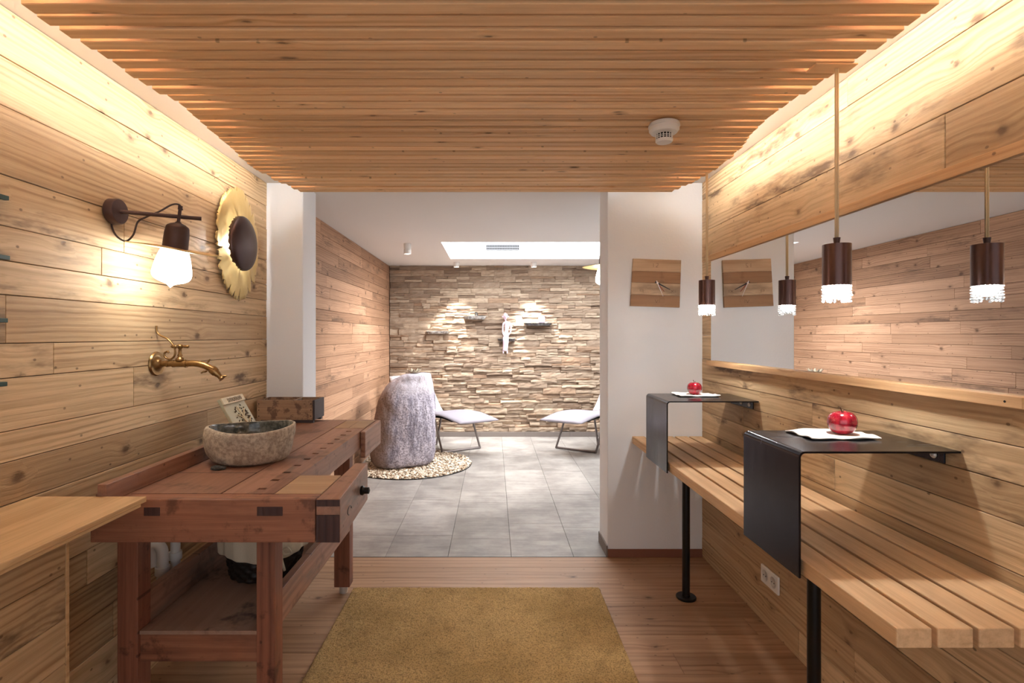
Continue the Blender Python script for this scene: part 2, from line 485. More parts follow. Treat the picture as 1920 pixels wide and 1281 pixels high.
def planks(bm, face, plane, y0, y1, zs, thick, joints, seed):
    """wall boards along Y between heights zs; face +1 looks to +X, -1 looks to -X"""
    rnd = random.Random(seed)
    for i in range(len(zs) - 1):
        a, b = zs[i], zs[i + 1]
        cuts = [y0]
        y = y0 + rnd.uniform(*joints)
        while y < y1 - .5:
            cuts.append(y); y += rnd.uniform(*joints)
        cuts.append(y1)
        dz = rnd.uniform(0, .002)
        for k in range(len(cuts) - 1):
            d = plane + face * rnd.uniform(-.0025, .0)
            x0, x1 = sorted((d, d - face * thick))
            box(bm, x0, x1, cuts[k] + .0006, cuts[k + 1] - .0006, a + .0012, b - .0012)

zl = [0, .11, .25, .38, .50, .62, .745, .868, .989, 1.077, 1.228, 1.327, 1.465, 1.562, 1.66, 1.804, 1.998, 2.136, 2.279]
bm = bmesh.new()
planks(bm, 1, XL, YN, YP0, zl, .018, (1.6, 3.2), 3)
obj('wall_left', bm, M['wall_wood'], bevel=.0012, segs=1, kind='structure')
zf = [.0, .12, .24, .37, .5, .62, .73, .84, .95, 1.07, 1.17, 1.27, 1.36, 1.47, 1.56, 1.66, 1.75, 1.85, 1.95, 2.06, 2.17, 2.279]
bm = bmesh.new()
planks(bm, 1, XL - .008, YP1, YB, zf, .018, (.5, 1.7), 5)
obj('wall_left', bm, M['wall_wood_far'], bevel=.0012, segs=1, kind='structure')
zr = [0, .12, .24, .36, .46, .56, .66, .77, .891, .987, 1.08, 1.21, 1.35, 1.5, 1.64, 1.79, 1.975, 2.172, 2.279]
bm = bmesh.new()
planks(bm, -1, XR, YN, YP0, zr, .018, (.9, 2.6), 9)
obj('wall_right', bm, M['wall_wood'], bevel=.0012, segs=1, kind='structure')
# masonry behind the boards and the unseen enclosing walls
bm = bmesh.new(); box(bm, XL - .20, XL - .03, YN - .1, YB + .2, 0, 2.6)
obj('wall_left', bm, M['stone_gap'], kind='structure')
bm = bmesh.new(); box(bm, XR + .02, XR + .12, YN - .1, YP0, 0, 2.6)
obj('wall_right', bm, M['plaster'], kind='structure')
bm = bmesh.new(); box(bm, XRR, XRR + .1, YP0, YB + .2, 0, 2.6)
obj('wall_right', bm, M['plaster'], kind='structure')
# partition piers at the opening
bm = bmesh.new(); box(bm, XL - .03, -1.16, YP0, YP1, 0, ZC)
obj('wall_partition', bm, M['plaster'], bevel=.006, kind='structure')
bm = bmesh.new(); box(bm, .6955, XRR, YP0, YP1, 0, ZC)
obj('wall_partition', bm, M['plaster'], bevel=.006, kind='structure')
# skirtings
bm = bmesh.new(); box(bm, .6955, XR, YP0 - .008, YP0, 0, .049)
obj('baseboard_right', bm, M['skirt'], bevel=.001, kind='structure')
bm = bmesh.new(); box(bm, .6875, .6955, YP0 - .008, YP1, 0, .07)
obj('baseboard_pier', bm, M['skirt_grey'], bevel=.001, kind='structure')
bm = bmesh.new()
xx = XL
while xx < XRR:
    box(bm, xx + .001, min(xx + .6, XRR) - .001, YB - .05, YB - .035, 0, .065); xx += .6
obj('baseboard_back', bm, M['skirt_grey'], bevel=.001, kind='structure')
# floors
bm = bmesh.new()
y = 3.245; rnd = random.Random(2)
while y > YN:
    x = XL + rnd.uniform(-1.5, 0)
    while x < XR:
        L = rnd.uniform(1.4, 3.0)
        x0, x1 = max(x, XL - .02), min(x + L, XR + .02)
        if x1 > x0: box(bm, x0 + .0004, x1 - .0004, y - .1395, y - .0005, -.02, 0)
        x += L
    y -= .14
obj('floor', bm, M['floorwood'], bevel=.0008, segs=1, kind='structure')
bm = bmesh.new(); box(bm, XL - .2, XRR + .1, YN - .1, YB + .2, -.06, -.0205)
obj('floor', bm, M['grout'], kind='structure')
bm = bmesh.new()
xj = [-1.43, -1.045, -.66, -.277, .11, .49, .875, 1.26, 1.645, 2.03, 2.415, 2.8]
st = [4.1, 4.37, 4.37, 4.31, 4.59, 4.52, 4.37, 4.1, 4.6, 4.3, 4.5]
for i in range(len(xj) - 1):
    y = st[i] - .77 * 2
    while y < YB + .1:
        a, b = max(y, 3.2475), min(y + .77, YB + .05)
        if b - a > .02:
            box(bm, xj[i] + .001, xj[i + 1] - .001, a + .001, b - .001, -.02, 0)
        y += .77
obj('floor', bm, M['tile'], bevel=.0008, segs=1, kind='structure')
bm = bmesh.new(); box(bm, -1.16, .69, 3.2442, 3.2478, -.0205, .0012)
obj('trim_1', bm, M['hole'], kind='structure')

# ceiling with a lit recess over the far room
HX0, HX1, HY0, HY1 = -.52, 2.0, 5.32, 6.48
bm = bmesh.new()
box(bm, XL - .2, XRR + .1, YN - .1, HY0, ZC, ZC + .05)
box(bm, XL - .2, XRR + .1, HY1, YB + .2, ZC, ZC + .05)
box(bm, XL - .2, HX0, HY0, HY1, ZC, ZC + .05)
box(bm, HX1, XRR + .1, HY0, HY1, ZC, ZC + .05)
obj('ceiling', bm, M['ceil_white'], kind='structure')
bm = bmesh.new()
ZR = 2.56
box(bm, HX0 - .03, HX0, HY0 - .03, HY1 + .03, ZC + .0502, ZR)
box(bm, HX1, HX1 + .03, HY0 - .03, HY1 + .03, ZC + .0502, ZR)
box(bm, HX0, HX1, HY0 - .03, HY0, ZC + .0502, ZR)
box(bm, HX0, HX1, HY1, HY1 + .03, ZC + .0502, ZR)
obj('ceiling', bm, M['ceil_white'], kind='structure')
bm = bmesh.new(); box(bm, HX0 - .03, HX1 + .03, HY0 - .03, HY1 + .03, ZR, ZR + .02)
tag(obj('light_panel', bm, M['sky']), 'large bright luminous panel set in the white ceiling recess of the far room', 'ceiling light')

# vent grille on the recess's far wall
t = empty('vent_grille', (.115, HY1, 2.42), 'small slotted vent grille inside the lit ceiling recess', 'vent')
gx0, gx1, gz0, gz1 = px(912, 0, HY1).x, px(973, 0, HY1).x, 2.388, 2.448
bm = bmesh.new(); box(bm, gx0, gx1, HY1 - .004, HY1, gz0, gz1)
obj('back_plate', bm, plain('vent_shadow', srgb(14, 14, 14), .9), t)
bm = bmesh.new()
for k in range(25):
    xx = gx0 + (gx1 - gx0) * k / 24
    box(bm, xx - .0032, xx + .0032, HY1 - .01, HY1 - .004, gz0, gz1)
for zz in (gz0, (gz0 + gz1) / 2, gz1): box(bm, gx0, gx1, HY1 - .011, HY1 - .005, zz - .005, zz + .005)
obj('grille_bars', bm, plain('vent_grey', srgb(84, 84, 86), .6), t)

# slatted ceiling panel
RE = [(-1, 1.10), (1.0, 1.09), (1.304, 1.089), (1.375, 1.094), (1.436, 1.092), (1.598, 1.070), (1.784, 1.044), (1.956, 1.027), (2.137, 1.036), (2.301, 1.07), (2.5, 1.088), (2.682, 1.086), (2.85, 1.06), (3.01, 1.009), (3.2, 1.0)]
LE = [(-1, -1.16), (1.0, -1.155), (1.339, -1.15), (1.421, -1.165), (1.523, -1.142), (1.698, -1.129), (1.91, -1.098), (2.109, -1.118), (2.288, -1.133), (2.621, -1.167), (2.85, -1.13), (3.01, -1.084), (3.2, -1.06)]
def interp(tab, y):
    for (a, va), (b, vb) in zip(tab, tab[1:]):
        if a <= y <= b: return va + (vb - va) * (y - a) / (b - a)
    return tab[-1][1]
ZS = 2.16
bm = bmesh.new(); rnd = random.Random(4)
k = 0; y = 3.01
while y > YN + .05:
    dz = rnd.uniform(-.003, .003)
    box(bm, interp(LE, y) + rnd.uniform(-.006, .006), interp(RE, y) + rnd.uniform(-.006, .006), y - .0425, y, ZS + dz, ZS + .045)
    y -= .0555
obj('ceiling', bm, M['slat'], bevel=.002, segs=1, kind='structure')
bm = bmesh.new(); box(bm, -.98, .90, YN + .03, 2.99, ZS + .0452, ZS + .056)  # unseen board, added to keep cove light out of the middle gaps
for xx in (-.6, .5): box(bm, xx, xx + .05, YN + .03, 2.9, ZS + .056, ZC)
obj('ceiling', bm, M['panel'], kind='structure')
for s, tab, side in ((-1, LE, 'left'), (1, RE, 'right')):
    bm = bmesh.new(); prevv = None
    ys = [YN + .05 + (2.96 - YN - .05) * k / 40 for k in range(41)]
    tube(bm, [(interp(tab, yy) - s * .065, yy, 2.258) for yy in ys], .006, 4)
    tag(obj('led_strip', bm, M['cove']), 'warm LED strip hidden above the %s ends of the ceiling slats' % side, 'led strip', None)

# ------------------------------------------------------------------ stone wall
bm = bmesh.new(); box(bm, XL - .03, XRR, YB, YB + .1, 0, ZC)
obj('wall_back', bm, M['stone_gap'], kind='structure')
bm = bmesh.new(); rnd = random.Random(21)
z = .062
def stone(bm, x0, x1, z0, z1, dep):
    nx = max(2, int((x1 - x0) / .035)); nz = 3
    sd = rnd.uniform(0, 100)
    tilt = rnd.uniform(-.012, .012); tz = rnd.uniform(-.006, .01)
    grid = []
    for j in range(nz + 1):
        row = []
        for i in range(nx + 1):
            fx, fz = i / nx, j / nz
            x = x0 + (x1 - x0) * fx; zz = z0 + (z1 - z0) * fz
            nn = mn.noise(Vector((x * 14 + sd, zz * 45, sd)))
            n3 = mn.noise(Vector((x * 9 + sd, zz * 3, sd + 7)))
            edge = .004 if (i in (0, nx) or j in (0, nz)) else 0
            d = dep + nn * .010 + n3 * .007 + tilt * (fx - .5) + tz * (fz - .5) - edge
            if j in (0, nz): zz += mn.noise(Vector((x * 20 + sd, j, 3))) * .003
            row.append(bm.verts.new((x, YB - max(d, .004), zz)))
        grid.append(row)
    for j in range(nz):
        for i in range(nx):
            bm.faces.new((grid[j][i], grid[j][i + 1], grid[j + 1][i + 1], grid[j + 1][i]))
    # sides back to the wall
    loop = grid[0] + [grid[j][nx] for j in range(1, nz + 1)] + grid[nz][::-1][1:] + [grid[j][0] for j in range(nz - 1, 0, -1)]
    back = [bm.verts.new((v.co.x, YB + .002, v.co.z)) for v in loop]
    m = len(loop)
    for i in range(m):
        bm.faces.new((loop[(i + 1) % m], loop[i], back[i], back[(i + 1) % m]))
while z < ZC - .01:
    h = rnd.uniform(.055, .085)
    if z + h > ZC - .02: h = ZC - z
    x = XL + rnd.uniform(-.2, 0)
    while x < XRR:
        L = rnd.uniform(.16, .46); xe = min(x + L, XRR)
        xs = max(x, XL)
        if xe - xs > .02:
            if rnd.random() < .72 and h > .04:
                c = z + h * rnd.uniform(.35, .65)
                for (a, b) in ((z, c), (c, z + h)):
                    if rnd.random() < .45 and xe - xs > .2:
                        xm = xs + (xe - xs) * rnd.uniform(.3, .7)
                        stone(bm, xs + .001, xm - .001, a + .001, b - .001, rnd.uniform(.014, .048))
                        stone(bm, xm + .001, xe - .001, a + .001, b - .001, rnd.uniform(.014, .048))
                    else:
                        stone(bm, xs + .001, xe - .001, a + .001, b - .001, rnd.uniform(.014, .048))
            else:
                stone(bm, xs + .001, xe - .001, z + .001, z + h - .001, rnd.uniform(.016, .045))
        x += L
    z += h
obj('wall_back', bm, M['stone'], kind='structure')

# ------------------------------------------------------------------ left counter
t = empty('counter', (-1.2, 1.0, 0), 'pale spruce counter with plank side at the lower left, against the left wall', 'counter')
bm = bmesh.new(); box(bm, XL + .001, -1.04, -.2, 1.60, .851, .867)
obj('worktop', bm, M['counter'], t, bevel=.002)
bm = bmesh.new(); box(bm, XL + .001, -1.05, -.2, 1.59, .838, .8505)
obj('under_board', bm, M['counter'], t, bevel=.002)
bm = bmesh.new()
zc = [0, .12, .26, .40, .53, .66, .8375]
for a, b in zip(zc, zc[1:]): box(bm, -1.262, -1.24, -.2, 1.545, a + .001, b - .001)
obj('side_panel', bm, M['wall_wood'], t, bevel=.001, segs=1)
bm = bmesh.new(); box(bm, XL + .001, -1.238, 1.546, 1.558, 0, .8375)
obj('end_panel', bm, M['counter'], t, bevel=.001)

# green strips on the left wall
for k, (yy, yl) in enumerate(((372, 18), (484, 20), (601, 16), (720, 15))):
    Yc = 1.365 / ((925 - yl) / 1000)
    zz = EYE - (yy - 629) * Yc / 1000
    bm = bmesh.new(); box(bm, XL, XL + .014, 1.33, Yc, zz - .006, zz + .006)
    tag(obj('wall_strip', bm, M['green'], bevel=.001), '%s of the four dark green strips on the left wall at the frame edge' % ('topmost', 'second from top', 'third from top', 'lowest')[k], 'strip', 'dark green strips on the left wall')

# ------------------------------------------------------------------ old joiner's bench
TZ = .845
t = empty('workbench', (-.95, 2.3, 0), 'old reddish-brown joiner workbench with square dog holes, carrying the stone basin', 'workbench')
holes = [1.755 + .105 * k for k in range(13)]
bm = bmesh.new()
box(bm, -1.157, -.872, 1.703, 3.19, .765, TZ)
box(bm, -.866, -.775, 1.703, 3.19, .755, TZ)
box(bm, -.747, -.70, 1.703, 3.19, .755, TZ)
prev = 1.703
for h in holes + [None]:
    e = (h - .010) if h else 3.19
    box(bm, -.775, -.747, prev, e, .755, TZ)
    if h: prev = h + .010
box(bm, -.87, -.70, 1.72, 3.18, .7535, .7548)
obj('bench_top', bm, M['wb_y'], t, bevel=.0)
bm = bmesh.new(); box(bm, -1.24, -.548, 1.64, 1.70, .712, TZ)
obj('end_beam', bm, M['wb_x'], t, bevel=.003)
for (a, b, c, d) in ((-1.074, -1.025, .795, .821), (-.7265, -.648, .795, .823)):
    bm = bmesh.new(); box(bm, a, b, 1.638, 1.645, c, d)
    obj('tenon', bm, M['wb_dark'], t, bevel=.001)['label'] = 'dark tenon end'
# vise arm
bm = bmesh.new()
v = box(bm, -.546, -.472, 1.642, 2.11, .712, TZ)
for q in v:
    if q.co.y > 2 and q.co.x > -.5: q.co.x = -.497
    if q.co.y > 2 and q.co.z < .8: q.co.z = .70
obj('vise_arm', bm, M['wb_y'], t, bevel=.003)
for (c, d) in ((.713, .797), (.824, TZ - .001)):
    bm = bmesh.new(); box(bm, -.545, -.4725, 1.6385, 1.6425, c, d)
    obj('dovetail_end', bm, M['wb_dark'], t, bevel=.001)['label'] = 'dark end-grain dovetail'
bm = bmesh.new(); box(bm, -.698, -.549, 1.703, 1.925, .79, TZ)
obj('filler_board', bm, M['wb_light'], t, bevel=.002)['label'] = 'lighter brown filler board'
bm = bmesh.new(); c0 = px(676, 920, 1.955); c0.x = -.4855
lathe(bm, [(0, .0), (.016, 0), (.018, .008), (.012, .014), (.012, .03), (.0, .034)], axis_matrix(c0, (1, 0, 0)), 18)
obj('screw_knob', bm, M['black_metal'], t, smooth=True, angle=40)['label'] = 'black screw knob'
bm = bmesh.new(); c0 = px(653, 957, 1.755); c0.x = -.477
ring = [c0 + Vector((.004, math.cos(a) * .022, math.sin(a) * .014)) for a in [PI * 2 * k / 20 for k in range(16)]]
tube(bm, ring, .0012, 6)
obj('wire_hook', bm, M['black_metal'], t, smooth=True)
# far vise jaw and pale inlays
bm = bmesh.new(); box(bm, -.6985, -.672, 2.80, 3.185, .705, TZ - .001)
obj('vise_jaw', bm, M['wb_y'], t, bevel=.004)
for (a, b, c, d) in ((-.865, -.79, 2.90, 3.15), (-.785, -.702, 2.90, 3.15)):
    bm = bmesh.new(); box(bm, a, b, c, d, TZ + .0002, TZ + .0016)
    obj('inlay', bm, M['wb_light'], t)['label'] = 'pale inlaid board'
bm = bmesh.new(); box(bm, -1.19, -1.162, 1.602, 2.62, .845, .902)
obj('backboard', bm, M['wb_y'], t, bevel=.002)
bm = bmesh.new(); box(bm, -1.27, -1.158, 1.702, 3.05, .775, .844)
obj('tray', bm, M['wb_y'], t, bevel=.002)
for (a, b, c, d, top) in ((-1.27, -1.20, 1.80, 1.87, .774), (-.80, -.738, 1.80, 1.87, .7535), (-1.27, -1.20, 2.77, 2.84, .774), (-.828, -.747, 2.77, 2.84, .7535)):
    far = c > 2
    bm = bmesh.new(); box(bm, a, b, c, d, .04 if far else 0, top)
    lg = obj('leg', bm, M['wb_z'], t, bevel=.003)
    if far:
        bm = bmesh.new(); lathe(bm, [(0, 0), (.022, 0), (.022, .04), (0, .04)], T((a + b) / 2, (c + d) / 2, 0), 20)
        obj('metal_foot', bm, M['bolt'], lg, smooth=True, angle=40)['label'] = 'round metal foot'
for (a, b) in ((1.812, 1.85), (2.785, 2.825)):
    bm = bmesh.new(); box(bm, -1.2, -.80, a, b, .241, .3345)
    obj('cross_rail', bm, M['wb_x'], t, bevel=.002)
for (a, b) in ((-1.233, -1.203), (-.775, -.744)):
    bm = bmesh.new(); box(bm, a, b, 1.87, 2.77, .337, .456)
    obj('side_rail', bm, M['wb_y'], t, bevel=.002)
bm = bmesh.new(); box(bm, -1.20, -.802, 1.808, 2.83, .335, .348)
obj('lower_shelf', bm, M['wb_shelf'], t, bevel=.001)

# crate
cx0, cx1, cy0, cy1, cz0, cz1 = -1.362, -1.028, 3.07, 3.242, .862, .976
t = empty('wooden_crate', (-1.2, 3.15, .846), 'weathered two-compartment wooden crate at the far end of the workbench', 'crate')
bm = bmesh.new(); w_ = .012
box(bm, cx0, cx1 - .013, cy0, cy0 + w_, cz0, cz1)
obj('front_board', bm, M['crate'], t, bevel=.002)
bm = bmesh.new(); box(bm, cx0, cx1 - .013, cy1 - w_, cy1, cz0, cz1); obj('rear_board', bm, M['crate'], t, bevel=.002)
bm = bmesh.new(); box(bm, cx0, cx0 + w_, cy0 + w_, cy1 - w_, cz0, cz1); obj('end_board', bm, M['crate'], t, bevel=.002)
bm = bmesh.new(); box(bm, cx1 - .0125, cx1, cy0, cy1, cz0, cz1); obj('end_board', bm, M['crate_dark'], t, bevel=.002)['label'] = 'dark end board'
bm = bmesh.new(); box(bm, -1.165, -1.155, cy0 + w_, cy1 - w_, cz0 + .01, cz1 - .002); obj('divider', bm, M['crate'], t, bevel=.001)
bm = bmesh.new(); box(bm, cx0 + w_, cx1 - .0125, cy0 + w_, cy1 - w_, cz0, cz0 + .01); obj('crate_base', bm, M['crate'], t)
for yy in (cy0 + .005, cy1 - .03):
    bm = bmesh.new(); box(bm, cx0 + .02, cx1 - .01, yy, yy + .025, .8455, cz0); obj('skid', bm, M['crate_dark'], t)
for zz in (.885, .92, .955):
    for xx in (-1.05, -1.35):
        bm = bmesh.new(); lathe(bm, [(0, 0), (.003, 0), (.003, .0015), (0, .0015)], axis_matrix((xx, cy0, zz), (0, -1, 0)), 8)
        obj('nail', bm, M['black_metal'], t)

# stone basin
t = empty('stone_basin', (-.978, 2.165, TZ), 'round rough river-stone wash basin with polished dark inside on the workbench', 'basin')
def lump(amp, sc, sq=0.0):
    def f(v, th):
        n = mn.noise(Vector((v.x * sc, v.y * sc, v.z * sc * 1.3)))
        k = 1 + amp * n
        return Vector((v.x * k * 1.0, v.y * k * .97, v.z + .006 * math.sin(th * 2 + .8) * (v.z / .13)))
    return f
Mb = T(-.978, 2.165, TZ) @ Matrix.Diagonal((.925, .925, 1.06, 1))
bm = bmesh.new()
lathe(bm, [(0, .001), (.11, .001), (.142, .004), (.162, .016), (.174, .04), (.180, .07), (.185, .10), (.183, .122), (.180, .129), (.175, .131), (.1675, .1305)], Mb, 72, lump(.10, 7))
obj('outer_shell', bm, M['basin_out'], t, smooth=True)
bm = bmesh.new()
lathe(bm, [(.1675, .1305), (.164, .126), (.160, .10), (.148, .07), (.12, .042), (.07, .026), (.022, .022), (0, .022)], Mb, 72, lump(.10, 7))
obj('inner_bowl', bm, M['basin_in'], t, smooth=True)['label'] = 'polished dark grey bowl inside'
bm = bmesh.new(); lathe(bm, [(0, .0225), (.02, .0225), (.022, .026), (.0, .028)], Mb, 20)
obj('drain_cap', bm, M['bolt'], t, smooth=True)
# crumpled dark scrap by the basin
bm = bmesh.new()
bmesh.ops.create_icosphere(bm, subdivisions=3, radius=1)
for v in bm.verts:
    n = mn.noise(v.co * 2.5) * .5
    v.co = Vector((v.co.x * .026 * (1 + n), v.co.y * .016 * (1 + n), max(v.co.z, -.6) * .009 * (1 + n) + .0062))
bm.transform(T(-1.035, 2.005, TZ))
tag(obj('sponge', bm, plain('dark_sponge', srgb(66, 62, 58), .8, bump=(120, .8))), 'small crumpled dark grey scrap on the workbench below the stone basin', 'scrap')

# plaque leaning against the backboard
t = empty('ceramic_plaque', (-1.16, 2.5, TZ), 'sage green ceramic plaque with a leafy tree relief leaning behind the stone basin', 'plaque')
pb, pt_ = Vector((-1.128, 0, .8465)), Vector((-1.245, 0, 1.055))
def pp(a, b, c):   # a along Y 0..1, b up 0..1, c out (m)
    up = (pt_ - pb); n = Vector((up.z, 0, -up.x)).normalized()
    p = pb + up * b + n * c
    return Vector((p.x, 2.40 + .205 * a, p.z))
def pbox(bm, a0, a1, b0, b1, c0, c1):
    for q in box(bm, 0, 1, 0, 1, 0, 1):
        q.co = pp(a0 + (a1 - a0) * q.co.x, b0 + (b1 - b0) * q.co.y, c0 + (c1 - c0) * q.co.z)
bm = bmesh.new(); pbox(bm, 0, 1, 0, 1, 0, .014); obj('tablet', bm, M['sage'], t, bevel=.003)
bm = bmesh.new(); pbox(bm, .0, 1, .86, 1, .0145, .022); obj('header_band', bm, M['cream'], t, bevel=.002)
bm = bmesh.new(); rnd = random.Random(6)
for k in range(12):
    a = .22 + k * .055
    pbox(bm, a, a + .012, .89, .97, .0222, .024)
    if k % 2: pbox(bm, a, a + .04, .925, .935, .0222, .024)
    else: pbox(bm, a, a + .035, .965 if k % 4 else .89, .972 if k % 4 else .9, .0222, .024)
obj('header_relief', bm, M['leafdark'], t)
bm = bmesh.new()
trunk = [pp(.62, .02, .016), pp(.60, .25, .017), pp(.56, .5, .017), pp(.52, .78, .016)]
tube(bm, spline(trunk, 5), .004, 8)
for (a, b, c, d) in ((.61, .2, .36, .42), (.6, .3, .86, .5), (.57, .42, .36, .62), (.56, .5, .78, .7), (.61, .15, .84, .28), (.61, .14, .40, .22)):
    tube(bm, [pp(a, b, .016), pp((a + c) / 2, (b + d) / 2 + .03, .018), pp(c, d, .016)], .0025, 6)
obj('tree_relief', bm, M['cream'], t, smooth=True)
bm = bmesh.new()
for k in range(70):
    an = rnd.uniform(0, 2 * PI); rr = rnd.uniform(.15, 1) ** .6
    a = .58 + math.cos(an) * .32 * rr; b = .46 + math.sin(an) * .36 * rr
    c0 = pp(a, b, .0155); dr = Vector((0, rnd.uniform(-1, 1), rnd.uniform(-1, 1))).normalized() * .008
    tube(bm, [c0 - dr, c0, c0 + dr], [.0005, .0032, .0005], 6)
obj('leaf_relief', bm, M['leafdark'], t, smooth=True)
bm = bmesh.new()
for k in range(12):
    c0 = pp(rnd.uniform(.3, .5), rnd.uniform(.08, .24), .017); bmesh.ops.create_icosphere(bm, subdivisions=1, radius=.0035, matrix=Matrix.Translation(c0))
obj('berry_relief', bm, M['rosered'], t, smooth=True)

# waste pipes and trap
t = empty('drain_pipe', (-1.3, 2.08, .4), 'white plastic drain trap and pipes below the workbench by the left wall', 'drain pipe')
Yt = 2.08
path = [px(289, 1062, Yt), px(285, 1046, Yt), px(286, 1030, Yt), px(294, 1022, Yt), px(303, 1030, Yt), px(305, 1045, Yt), px(305, 1062, Yt), px(305, 1120, Yt)]
bm = bmesh.new(); tube(bm, spline(path, 6), .021, 20); obj('trap_bend', bm, M['pipe'], t, smooth=True, angle=50)
bm = bmesh.new(); c0 = px(305, 1062, Yt); tube(bm, [c0, c0 - Vector((0, 0, .03))], .027, 20); obj('collar', bm, M['pipe'], t, smooth=True, angle=50)
c1 = px(329, 1000, 2.14); c2 = px(329, 1120, 2.14)
bm = bmesh.new(); tube(bm, [Vector((c1.x, c1.y, .76)), c2], .018, 20); obj('straight_pipe', bm, M['pipe'], t, smooth=True, angle=50)
c0 = px(329, 1034, 2.14)
bm = bmesh.new(); tube(bm, [c0, c0 - Vector((0, 0, .03))], .024, 20); obj('collar', bm, M['pipe'], t, smooth=True, angle=50)
bm = bmesh.new(); tube(bm, [px(289, 1050, Yt), Vector((XL, Yt, px(289, 1050, Yt).z))], .018, 16); obj('wall_pipe', bm, M['pipe'], t, smooth=True, angle=50)

# basket
bx, by, bz = -.972, 2.275, .3485
t = empty('wicker_basket', (bx, by, bz), 'black wicker basket with cream lining and bow on the lower workbench shelf', 'basket')
bm = bmesh.new()
prof = []
N = 30
for k in range(N + 1):
    f = k / N; prof.append((.135 + .035 * f, .002 + .20 * f))
idx = [0]
def weave(v, th):
    r = math.hypot(v.x, v.y)
    zi = v.z / .20 * 10
    s = math.sin(th * 18 + (PI if int(zi) % 2 else 0)) * .004 + abs(math.sin(zi * PI)) * .004
    k = (r + s) / r
    return Vector((v.x * k, v.y * k * .95, v.z))
lathe(bm, [(0, .001)] + prof + [(.165, .205), (.155, .2), (.128, .01), (0, .01)], T(bx, by, bz), 108, weave)
obj('woven_body', bm, M['wicker'], t, smooth=True)
bm = bmesh.new()
def fold(v, th):
    r = math.hypot(v.x, v.y)
    n = .004 * math.sin(th * 9) + .003 * math.sin(th * 17 + 1)
    k = (r + n) / r
    return Vector((v.x * k, v.y * k * .95, v.z + (.008 * math.sin(th * 3 + 2) if v.z < .16 else 0)))
lathe(bm, [(.171, .10), (.178, .11), (.183, .20), (.180, .212), (.172, .214), (.160, .206), (.15, .12), (.12, .02), (0, .015)], T(bx, by, bz), 96, fold)
obj('lining', bm, M['linen'], t, smooth=True)
bw = Vector((bx + .12, by - .135, bz + .135))
bm = bmesh.new()
for s in (-1, 1):
    tube(bm, spline([bw, bw + Vector((s * .03, -.012, .02)), bw + Vector((s * .045, -.01, .0)), bw + Vector((s * .02, -.008, -.008)), bw], 5), [.005] * 21, 8, flat=.4)
    tube(bm, spline([bw, bw + Vector((s * .008, -.012, -.03)), bw + Vector((s * .018, -.008, -.075))], 5), .005, 8, flat=.4)
bmesh.ops.create_icosphere(bm, subdivisions=2, radius=.009, matrix=Matrix.Translation(bw))
obj('bow', bm, M['linen'], t, smooth=True)

# rug
bm = bmesh.new()
rx0, rx1, ry0, ry1 = -.744, .564, .95, 2.83
nx, ny = 190, 270
rows = []
for j in range(ny + 1):
    row = []
    for i in range(nx + 1):
        fx, fy = i / nx, j / ny
        x = rx0 + (rx1 - rx0) * fx; yv = ry0 + (ry1 - ry0) * fy
        e = i in (0, nx) or j in (0, ny)
        zz = .004 if e else .015 + random.uniform(-.0022, .0022) + .0015 * mn.noise(Vector((x * 6, yv * 6, 0)))
        if not e:
            x += random.uniform(-.0015, .0015); yv += random.uniform(-.0015, .0015)
        elif i in (0, nx): x += .002 * mn.noise(Vector((yv * 30, 0, 0)))
        row.append(bm.verts.new((x, yv, zz)))
    rows.append(row)
for j in range(ny):
    for i in range(nx): bm.faces.new((rows[j][i], rows[j][i + 1], rows[j + 1][i + 1], rows[j + 1][i]))
edge = rows[0] + [rows[j][nx] for j in range(1, ny + 1)] + rows[ny][::-1][1:] + [rows[j][0] for j in range(ny - 1, 0, -1)]
low = [bm.verts.new((v.co.x, v.co.y, .0003)) for v in edge]
for i in range(len(edge)): bm.faces.new((edge[i], low[i], low[(i + 1) % len(edge)], edge[(i + 1) % len(edge)]))
tag(obj('rug', bm, M['rug'], smooth=True), 'rectangular olive-gold short pile rug on the wooden floor', 'rug')

